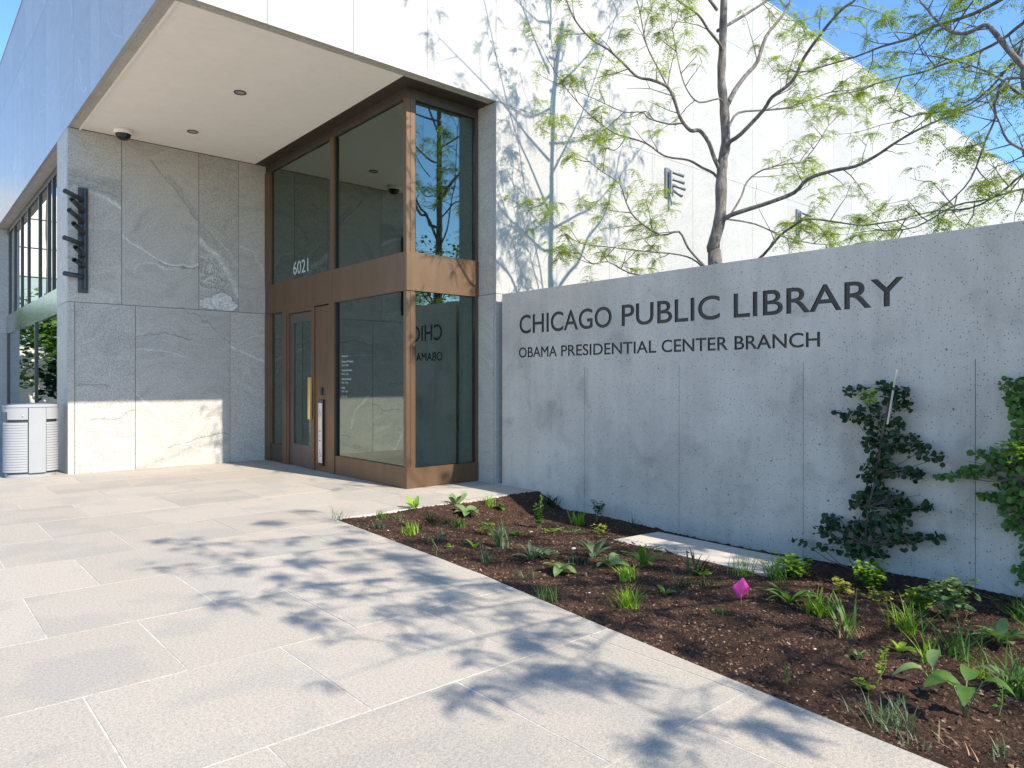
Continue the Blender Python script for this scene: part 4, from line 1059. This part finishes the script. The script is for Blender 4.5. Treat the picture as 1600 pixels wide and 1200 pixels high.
def leaflet_t(r=.02, seg=6):       # small round leaf, fan as 3 quads
    V = [(0, 0, 0)]
    for k in range(seg): a = math.pi * (k / (seg - 1)) * 1.6 - .8 * math.pi; V.append((r + r * math.cos(a) * 1.0, r * math.sin(a) * 1.05, .15 * r * math.cos(a * 2)))
    return np.array(V), np.array([(0, 1, 2, 3), (0, 3, 4, 5), (0, 5, 6, 1)])
def bush(px, py, h, w, n, r_, mat, label, name='leafy_plant', at=None, rd=None, stems=5, cat='plant', flat=.7, low=.25, shape=None):
    rd = rd or random.Random(int(px * 5 + py)); p = at or bedp(px, py)
    if at is None and p.x > 5.85: p.x -= .16
    root = empty(name, p); tag(root, label, cat)
    P, Dd, S = [], [], []; st = MB(); cl = []
    for i in range(stems):
        a = rd.uniform(0, 6.283); rr_ = w * .5 * rd.uniform(.2, .9); t = Vector((math.cos(a) * rr_, math.sin(a) * rr_, h * rd.uniform(.6, .95))); cl.append(t)
        st.tube([Vector((0, 0, 0)), t * .5 + Vector((0, 0, .1 * h)), t], [.004, .003, .002], 5)
    for i in range(n):
        c_ = rd.choice(cl); f = rd.uniform(low, 1.05); q_ = Vector((c_.x * f, c_.y * f, c_.z * f)) + Vector((rd.gauss(0, w * .12), rd.gauss(0, w * .12), rd.gauss(0, h * .09)))
        q_.z = max(.01, q_.z); P.append(tuple(q_ + p)); a = rd.uniform(0, 6.283); Dd.append((math.cos(a), math.sin(a), rd.uniform(-.4, .4))); S.append(rd.uniform(.6, 1.2) * r_ / .02)
    so = st.build('stems', M['stem']); so.parent = root
    leaf_mass('foliage', np.array(P), np.array(Dd), np.array(S), mat, root, [leaflet_t(.02)]); return root
def stemmed(px, py, h, n, L_, W, mat, label, lean=(0, 0), stems=1, name='leafy_stem_plant', rd=None, cat='plant'):
    """upright stem with leaves up its length (each a part)"""
    rd = rd or random.Random(int(px * 11 + py)); p = bedp(px, py)
    root = empty(name, p); tag(root, label, cat); me_ = leaf_mesh(L_, W, .5, mat)
    for s_ in range(stems):
        ox = rd.gauss(0, .02 * (stems > 1)); tip = Vector((lean[0] + rd.gauss(0, .03), lean[1] + rd.gauss(0, .03), h * (1 if s_ == 0 else rd.uniform(.5, .9))))
        q_ = MB().tube([Vector((ox, 0, 0)), tip * .5 + Vector((rd.gauss(0, .01), rd.gauss(0, .01), 0)), tip], [.004, .003, .002], 5).build('stem', M['stem']); q_.parent = root
        for i in range(n):
            f = .25 + .78 * (i + .5) / n; a = i * 2.4 + rd.uniform(-.3, .3); lf = bpy.data.objects.new('leaf', me_); C.objects.link(lf); lf.parent = root
            lf.location = tip * f; lf.rotation_euler = (rd.gauss(0, .2), -rd.uniform(.0, .7), a); s = rd.uniform(.7, 1.1) * (1.15 - .4 * f); lf.scale = (s, s, s)
    return root

md, lm_, li, pl, gr, ye, dk = (M[k] for k in ('leaf_mid', 'leaf_lime', 'leaf_lime', 'leaf_pale', 'leaf_grey', 'leaf_yellow', 'leaf_dark'))
tuft(529, 813, .20, 22, md, 'thin wispy grass tuft at the left tip of the planting bed', .0025, .7, .05)
tuft(597, 811, .12, 60, md, 'soft green tuft behind its smaller twin near the bed tip', .003, .35, .035)
tuft(592, 826, .10, 45, gr, 'small soft green tuft in front, near the left bed tip', .003, .35, .03)
tuft(641, 836, .14, 55, li, 'bright lime upright tuft in the left part of the bed', .005, .3, .03)
rosette(648, 797, .13, 4, .035, li, 'few leaved lime seedling at the back edge of the bed', .4, .03, .8)
tuft(672, 815, .15, 40, dk, 'dark green grassy tuft behind the lime upright tuft', .004, .5, .035)
tuft(700, 820, .13, 30, dk, 'dark narrow leaved tuft left of the blue green one', .004, .5, .03)
tuft(716, 825, .15, 26, md, 'bladed green clump in the back left of the bed', .007, .5, .03)
tuft(684, 846, .15, 22, gr, 'grey green arching grass above the feathery sprig', .003, .8, .04)
stemmed(681, 870, .15, 16, .035, .006, md, 'feathery green sprig close to the paving edge')
rosette(712, 791, .15, 5, .04, pl, 'small upright pale leafed seedling at the back of the bed', .3, .04, .9)
rosette(730, 806, .17, 8, .055, pl, 'pale green rosette of big curled leaves at the back of the bed', 1.0, .02, .5)
tuft(765, 792, .20, 40, li, 'yellowing grass clump at the back bed corner', .003, .5, .04)
bush(797, 797, .12, .16, 60, .018, md, 'low round leafed seedling by the shaded back corner')
bush(760, 836, .16, .24, 70, .018, li, 'loose lime leafed plant left of the grey bladed clump', stems=6)
tuft(781, 856, .24, 34, gr, 'grey green wide bladed clump in the mid left bed', .009, .45, .03)
tuft(760, 880, .17, 24, gr, 'grey green narrow clump nearest the paving edge', .006, .3, .02)
rosette(742, 858, .11, 3, .03, li, 'two leaved lime seedling left of the grey clump', .5, .01, .4)
stemmed(841, 826, .36, 26, .07, .017, md, 'tall leafy stemmed plant near the far end of the wall', stems=4)
tuft(861, 792, .20, 30, dk, 'dark shaded plant against the foot of the wall', .008, .5, .03)
tuft(904, 820, .18, 34, li, 'bright green bladed clump beside the wall shade', .010, .5, .04)
stemmed(917, 800, .24, 7, .06, .022, dk, 'thin dark stemmed seedling in front of the wall')
bush(946, 812, .26, .18, 130, .018, md, 'round leafed plant on tall stem near the wall', low=.6, name='columbine_plant')
bush(950, 832, .14, .20, 80, .017, ye, 'yellow green low leaves at the foot of the tall stemmed columbine', name='columbine_plant')
tuft(996, 817, .15, 24, dk, 'fine dark sprig in the wall shade left of the stone slab', .003, .5, .05)
bush(862, 832, .06, .26, 60, .014, li, 'thin yellow green ground cover patch', stems=7); bush(908, 830, .05, .30, 60, .014, md, 'thin green ground cover patch near the clump of blades', stems=7)
rosette(832, 878, .20, 7, .022, gr, 'grey green strap leafed plant in the middle of the bed', .7, .02, .7)
rosette(850, 873, .17, 6, .045, gr, 'grey broad leafed plant in the middle of the bed', .6, .01, .4)
rosette(877, 896, .13, 8, .045, pl, 'pale rosette of round leaves in front of the grey plants', .9, .03, .5)
tuft(902, 881, .10, 34, dk, 'small dark green tuft between broad leafed plants', .006, .4, .04)
rosette(929, 872, .20, 7, .035, gr, 'blue green plant with long oval leaves', .6, .03, .5)
rosette(953, 887, .15, 6, .04, pl, 'pale broad leafed plant left of the lime clump', .7, .02, .5)
tuft(978, 905, .14, 50, li, 'lime green grass growing among broad leaves', .005, .5, .04)
rosette(1005, 887, .25, 11, .024, md, 'long leafed bright clump touching the stone slab', .7, .02, .75)
tuft(980, 951, .17, 90, li, 'bright lime grass tuft standing alone mid bed', .0035, .5, .035)
tuft(859, 940, .13, 34, md, 'green grass tuft beside the paving in partial shade', .003, .4, .04)
tuft(1090, 898, .22, 9, dk, 'dark upright sword leaves in front of the stone slab', .012, .25, .03, lean=.35)
rosette(1096, 900, .10, 5, .03, li, 'low lime leaves below the dark sword leaves', .6, .01, .5)
tuft(1108, 918, .12, 30, dk, 'dim shaded tuft left of the pink flag', .003, .5, .05); tuft(1066, 914, .12, 26, dk, 'dim fine tuft below the stone slab', .003, .5, .05)
tuft(1162, 900, .26, 22, li, 'upright lime grass blades behind the pink flag', .004, .25, .035, lean=.3)
tuft(1213, 906, .24, 46, md, 'arching grass clump right of the stone slab', .005, .7, .04)
bush(1252, 897, .20, .34, 260, .021, li, 'round leafed lime bush at the foot of the wall', stems=9, name='columbine_plant')
bush(1321, 928, .13, .18, 60, .020, ye, 'yellow green seedling behind the tall bladed clump')
bush(1372, 940, .11, .22, 50, .018, ye, 'low yellow leaves between two bright bushes')
rosette(1233, 944, .23, 14, .017, md, 'flat dark green strap leafed rosette right of the pink flag', .8, .0, .5)
tuft(1279, 961, .19, 40, li, 'green grassy clump between rosette and tall blades', .007, .5, .04)
tuft(1321, 992, .27, 16, md, 'tall clump of wide grey green blades', .012, .45, .03, lean=.4)
tuft(1323, 996, .10, 30, M['dry'], 'dry brown stalks at the foot of the tall blades', .003, .5, .03)
tuft(1420, 988, .24, 50, li, 'lime grass tuft left of the large grass', .004, .6, .04)
tuft(1494, 1028, .30, 34, md, 'large arching grass clump in the right of the bed', .005, .65, .05)
rosette(1564, 1010, .17, 14, .035, pl, 'pale green rosette of oval leaves at the right edge', .7, .03, .6)
bush(1378, 914, .23, .30, 230, .022, li, 'bright lime bush below the climbing shrub', stems=8, name='columbine_plant')
bush(1446, 946, .17, .26, 160, .020, li, 'spreading lime leaves left of the big round leafed plant', stems=8, name='columbine_plant')
bush(1493, 960, .34, .36, 330, .022, pl, 'big round leafed plant with pink stem near the wall', stems=11, name='columbine_plant', low=.45)
tuft(1447, 1038, .20, 12, li, 'small upright tuft left of the large grass', .008, .3, .02)
rosette(1455, 1072, .19, 3, .040, pl, 'pair of wide pale leaves rising from one stem', 1.0, .08, .5)
rosette(1507, 1120, .15, 5, .046, md, 'large leafed plant on tall stalks in the right foreground', 1.1, .20, .4)
stemmed(1231, 1074, .13, 18, .035, .006, md, 'feathery sprig alone in the shaded mulch'); bush(1351, 1078, .07, .08, 26, .014, li, 'tiny lime seedling left of the upright sprig')
stemmed(1369, 1068, .19, 16, .05, .012, li, 'upright lime sprig in the right foreground')
tuft(1387, 1132, .12, 80, gr, 'low soft dark tuft in the right foreground', .003, .6, .06)
tuft(1504, 1176, .09, 10, M['dry'], 'dry straw tuft near the bottom of the frame', .003, .7, .05)
tuft(1418, 1165, .05, 20, gr, 'tiny tuft at the foreground edge of the bed', .003, .7, .04); tuft(1580, 1184, .09, 30, gr, 'small green tuft in the bottom right corner', .003, .6, .05)
tuft(1590, 1088, .26, 34, md, 'tall bladed clump cut by the right edge of the frame', .006, .6, .04); tuft(1598, 968, .26, 34, md, 'arching grass by the wall at the right edge', .004, .9, .04)
rosette(1585, 1080, .13, 4, .03, pl, 'pale leaves below the tall blades at the right edge', .6, .03, .5)
tuft(1640, 1010, .3, 40, md, 'arching grass clump outside the right edge', .005, .6, .05)

tuft(620, 812, .07, 22, md, 'tiny green seedling between the soft tuft and lime tuft', .003, .5, .03)
bush(700, 858, .06, .10, 22, .013, li, 'tiny lime seedling behind the feathery sprig')
rosette(806, 838, .09, 6, .02, md, 'small green rosette left of the tall leafy stem')
tuft(820, 905, .08, 26, gr, 'small dull tuft left of the pale round leafed rosette', .003, .6, .03)
rosette(1040, 930, .08, 5, .018, md, 'small rosette in the shaded mulch below the slab')
tuft(1120, 960, .07, 20, md, 'tiny grass seedling below the pink flag', .003, .5, .03)
rosette(1406, 1018, .09, 6, .02, li, 'small lime rosette left of the arching grass')
bush(1340, 1030, .06, .12, 24, .013, md, 'tiny green seedling below the tall blades')
tuft(1530, 1060, .12, 26, li, 'small lime tuft right of the large arching grass', .004, .6, .03)
stemmed(1560, 1120, .14, 12, .04, .010, md, 'small leafy sprig right of the big leafed plant')

# shrubs trained against the wall
def wall_shrub(label, clumps, trunk, n, rd, mat_dark, lit):
    p = Vector((XW - .16, trunk[0][0], bedz(XW - .2, trunk[0][0]))); root = empty('climbing_shrub', p); tag(root, label, 'shrub')
    tm = MB(); tp = [Vector((XW - .14 + rd.gauss(0, .02), y, z)) for y, z in trunk]
    tm.tube(smooth_path(tp, 4), .009, 6).build('trunk', M['twig'], root)
    st = MB(); P, Dd, S = [], [], []; P2_, D2_, S2_ = [], [], []
    for (y, z, ry, rz, k) in clumps:
        # branch from the nearest trunk point
        b = min(tp, key=lambda v: abs(v.z - (z - .12)) + .3 * abs(v.y - y)); e = Vector((XW - .12, y, z)); st.tube([b, b.lerp(e, .5) + Vector((-.04, 0, -.02)), e], [.006, .004, .002], 5, False)
        for i in range(int(k * 1.25)):
            a = rd.uniform(0, 6.283); q_ = math.sqrt(rd.random()); yy = y + math.cos(a) * ry * q_; zz = z + math.sin(a) * rz * q_; xx = XW - .03 - abs(rd.gauss(.06, .06))
            (P if True else P2_).append((xx, yy, zz)); Dd.append((rd.gauss(-.5, .5), rd.gauss(0, 1), rd.gauss(-.1, .6))); S.append(rd.choice([.55, .75, .95, 1.15, 1.4]))
    for _ in range(16):
        c_ = rd.choice(clumps); b = min(tp, key=lambda v: abs(v.z - c_[1])); e = Vector((XW - .10 - rd.random() * .08, c_[0] + rd.gauss(0, .06), c_[1] + rd.uniform(.0, .12))); st.tube([b, b.lerp(e, .6) + Vector((-.05, 0, .02)), e], [.004, .003, .0018], 5, False)
    so = st.build('branches', M['twig'], root); tag(so, kind='stuff')
    up = np.array([(-1 + rd.gauss(0, .4), rd.gauss(0, .4), rd.gauss(.5, .4)) for _ in P])
    leaf_mass('foliage', np.array(P), np.array(Dd), np.array(S), mat_dark, root, [leaflet_t(.02)], up)
    return root
def yz(px, py): v = onX(px, py, XW - .1); return v.y, v.z
rd = random.Random(3)
cl = []
S_ = 5.3 / 1112
for px, py, rx, ry, k in ((1340, 610, 22, 14, 30), (1332, 650, 24, 16, 38), (1362, 640, 18, 18, 34), (1384, 606, 14, 12, 26), (1402, 620, 20, 18, 46), (1412, 635, 14, 12, 22), (1385, 665, 30, 24, 80), (1400, 690, 18, 20, 44), (1375, 700, 20, 22, 60),
        (1366, 735, 18, 24, 70), (1384, 730, 18, 16, 34), (1428, 690, 9, 14, 22), (1440, 705, 12, 14, 26), (1464, 717, 9, 10, 14), (1420, 738, 18, 8, 24), (1434, 742, 10, 8, 12), (1358, 780, 16, 18, 44), (1338, 785, 10, 12, 20), (1380, 775, 28, 18, 60), (1400, 790, 24, 12, 40), (1430, 790, 24, 8, 28), (1448, 792, 8, 8, 12),
        (1300, 815, 18, 14, 34), (1285, 828, 12, 10, 18), (1330, 825, 34, 18, 66), (1370, 820, 30, 28, 90), (1405, 815, 18, 16, 40), (1320, 850, 28, 14, 44), (1355, 860, 34, 16, 60), (1420, 845, 14, 14, 28), (1435, 838, 8, 8, 10), (1460, 840, 10, 8, 18), (1385, 850, 14, 10, 16), (1253, 845, 9, 7, 12), (1285, 855, 8, 7, 10), (1366, 760, 12, 14, 26), (1362, 690, 10, 12, 18)):
    y, z = yz(px, py); cl.append((y, z, rx * S_ * 1.25, ry * S_, k))
tk = [yz(1348, 895), yz(1352, 850), yz(1362, 790), yz(1372, 740), yz(1380, 690), yz(1388, 650), yz(1392, 610)]
wall_shrub('dark leafy shrub trained up the concrete wall with a pale cane on top', cl, tk, 0, rd, M['leaf_dark'], None)
cl = []
for px, py, rx, ry, k in ((1590, 600, 24, 14, 40), (1600, 620, 26, 24, 80), (1612, 650, 24, 20, 60), (1595, 640, 14, 14, 24), (1532, 712, 9, 9, 18), (1553, 710, 10, 10, 18), (1480, 744, 20, 3, 18), (1505, 741, 22, 5, 26), (1530, 735, 22, 6, 34), (1565, 725, 18, 14, 44),
        (1590, 720, 26, 20, 80), (1545, 775, 12, 8, 20), (1570, 780, 18, 12, 36), (1590, 760, 24, 20, 70), (1588, 800, 20, 22, 64), (1600, 825, 20, 14, 46), (1600, 690, 18, 18, 50), (1640, 700, 50, 60, 200), (1640, 800, 50, 50, 150), (1640, 610, 40, 40, 100), (1600, 900, 12, 20, 30), (1640, 880, 40, 40, 90)):
    y, z = yz(px, py); cl.append((y, z, rx * 4.8 / 1112 * 1.3, ry * 4.8 / 1112, k))
tk = [yz(1640, 950), yz(1635, 850), yz(1630, 750), yz(1625, 650), yz(1622, 600)]
wall_shrub('wall trained shrub cut off by the right frame edge, with one long side shoot', cl, tk, 0, rd, M['leaf_mid'], None)
ca = onX(1388, 655, XW - .2); cb = onX(1401, 578, XW - .24)
o = MB().tube([ca - (cb - ca) * .1, ca, cb], .008, 7).build('garden_cane', M['cane']); tag(o, 'pale upright cane stuck in the top of the climbing shrub', 'cane')
# fresh lit shoots that stand off the wall
b = onX(1355, 640, XW - .48); bush(0, 0, .20, .16, 46, .022, lm_, 'bright lime shoot standing out from the climbing shrub top', at=Vector((b.x, b.y, b.z)), name='leafy_shoot', stems=3)
b = onX(1577, 725, XW - .45); bush(0, 0, .20, .2, 60, .022, lm_, 'bright lime shoot in front of the right hand wall shrub', at=Vector((b.x, b.y, b.z)), name='leafy_shoot', stems=3)

# stone slab laid in the bed
SLZ = -.162
sl = MB(); sl.prism([(5.66, 3.15), (6.34, 3.15), (6.38, 4.85), (5.70, 4.92)], -.30, SLZ); o = sl.build('stepping_slab', M['slab']); bevel(o, .004)
tag(o, 'flat pale stone slab lying in the mulch along the wall', 'stone slab')
# marker flag
fp = bedp(1158, 945)
FL = empty('marker_flag', fp); tag(FL, 'bright pink utility marker flag leaning in the mulch', 'marker flag')
fc = atd(1158, 919, fp.x * math.cos(TH) + fp.y * math.sin(TH))
q_ = MB().tube([fp, fp.lerp(fc, .5), fc + Vector((0, 0, .03))], .0016, 5).build('wire', M['steel'], FL)
rt = Vector((math.sin(TH), -math.cos(TH), 0)); V = []
nn = Vector((-math.cos(TH), -math.sin(TH), 0))
for i in range(5):
    for j in range(5):
        u_, v_ = (i / 4 - .5), (j / 4 - .5); x_ = (u_ * .82 - v_ * .55) * .098; z_ = (u_ * .70 + v_ * .80) * .110
        V.append(fc + rt * x_ + Vector((0, 0, z_)) + nn * (.006 * math.sin(5 * u_)))
F_ = [(i * 5 + j, (i + 1) * 5 + j, (i + 1) * 5 + j + 1, i * 5 + j + 1) for i in range(4) for j in range(4)]
fo = MB().add(V, F_, True).build('flag', M['pink'], FL); sm = fo.modifiers.new('thick', 'SOLIDIFY'); sm.thickness = .0008
# pebbles
def pebble(px, py, r_, label, mat=M['pebble']):
    p = bedp(px, py); p.z += r_ * .3; bm = bmesh.new(); bmesh.ops.create_icosphere(bm, subdivisions=2, radius=r_)
    rd_ = random.Random(int(px)); 
    for v in bm.verts: v.co = Vector((v.co.x * 1.3, v.co.y, v.co.z * .6)) * rd_.uniform(.88, 1.1)
    me_ = bpy.data.meshes.new('pebble'); bm.to_mesh(me_); bm.free(); o = link('pebble', me_, mat); o.location = p; tag(o, label, 'pebble', 'pebbles on the mulch'); return o
pebble(896, 858, .022, 'white pebble beside the blue green plant'); pebble(868, 862, .018, 'yellowish pebble left of the white pebble', M['cane'])
pebble(606, 830, .012, 'small pale pebble near the left bed tip'); pebble(616, 824, .009, 'tiny pebble right of the pale one near the bed tip'); pebble(921, 927, .010, 'tiny white pebble left of the lime tuft'); pebble(1273, 1015, .010, 'tiny pale pebble in the shaded mulch')
pebble(830, 832, .02, 'tan pebble left of the tall leafy stem', M['dry']); pebble(906, 958, .012, 'small pale pebble near the paving edge')

# ------------------------------------------------------------------ surroundings that show in the glass
MUS = empty('museum_building', (-6, 50, 0)); tag(MUS, 'cream clad building with base greyed like shade across the plaza mirrored in the side windows', 'building')
for k in range(9):
    x0_ = -14.2 + k * 1.5
    for z0_, z1_, m_ in ((0, 3.8, 'interior_pale'), (3.8, 7.6, 'interior_pale'), (7.6, 9.3, 'cream_panel'), (9.3, 11.0, 'cream_panel'), (11.0, 12.6, 'cream_panel')):  # lower courses take a grey that stands in for shade on the base
        bx('stone_panel', M[m_], MUS, x0_ + .03, x0_ + 1.47, 50, 50.15, z0_ + .04, z1_ - .04)
bx('wall', M['backing'], MUS, -14, -.9, 50.16, 64, 0, 12.5)
GW = MB().box(-7.5, 1.2, 36.0, 36.4, 0, 2.9).build('garden_wall', M['cream_panel']); tag(GW, 'cream garden wall across the plaza seen only in the glass', 'wall')
def round_tree(x, y, h, w, mat, label, seed, n=2200):
    rd_ = random.Random(seed); root = empty('park_tree', (x, y, 0)); tag(root, label, 'tree')
    MB().tube([Vector((x, y, -.15)), Vector((x + .1, y, h * .35)), Vector((x, y + .1, h * .75))], [.16, .11, .04], 8).build('trunk', M['bark'], root)
    cs = [(x + rd_.gauss(0, w * .24), y + rd_.gauss(0, w * .24), h * rd_.uniform(.35, .95), w * rd_.uniform(.14, .26)) for _ in range(22)]
    P, Dd, S = [], [], []
    for _ in range(n):
        cx_, cy_, cz_, r_ = rd_.choice(cs); v = Vector((rd_.gauss(0, 1), rd_.gauss(0, 1), rd_.gauss(0, 1))).normalized() * r_ * rd_.uniform(.5, 1.05)
        P.append((cx_ + v.x, cy_ + v.y, cz_ + v.z)); Dd.append((rd_.gauss(0, 1), rd_.gauss(0, 1), rd_.gauss(-.2, .5))); S.append(rd_.uniform(3, 6))
    leaf_mass('crown', np.array(P), np.array(Dd), np.array(S), mat, root, [leaflet_t(.02)])
round_tree(-.6, 33, 4.2, 3.6, M['leaf_mid'], 'round green shrub tree across the plaza seen in the side glass', 1)
round_tree(-1.2, 41, 5.5, 4, M['leaf_mid'], 'taller green tree beyond the round shrub tree across the plaza', 2)
round_tree(-.3, 27, 2.2, 2.4, M['leaf_dark'], 'low dark shrub across the plaza seen in the side glass', 3)
for i, (x, y, h) in enumerate(((18, -14, 8), (26, -20, 10), (34, -12, 9), (14, -26, 9), (44, -24, 11), (56, -14, 11), (22, -34, 10), (70, -30, 12))):
    round_tree(x, y, h, h * .7, M['leaf_mid'], ['bushy park tree nearest behind the wall', 'second bushy park tree southwards', 'park tree east of the wall', 'park tree south of the plaza', 'tall park tree further east', 'tall park tree by the east lawn', 'park tree far to the south', 'farthest tall park tree'][i], 10 + i, 1500)
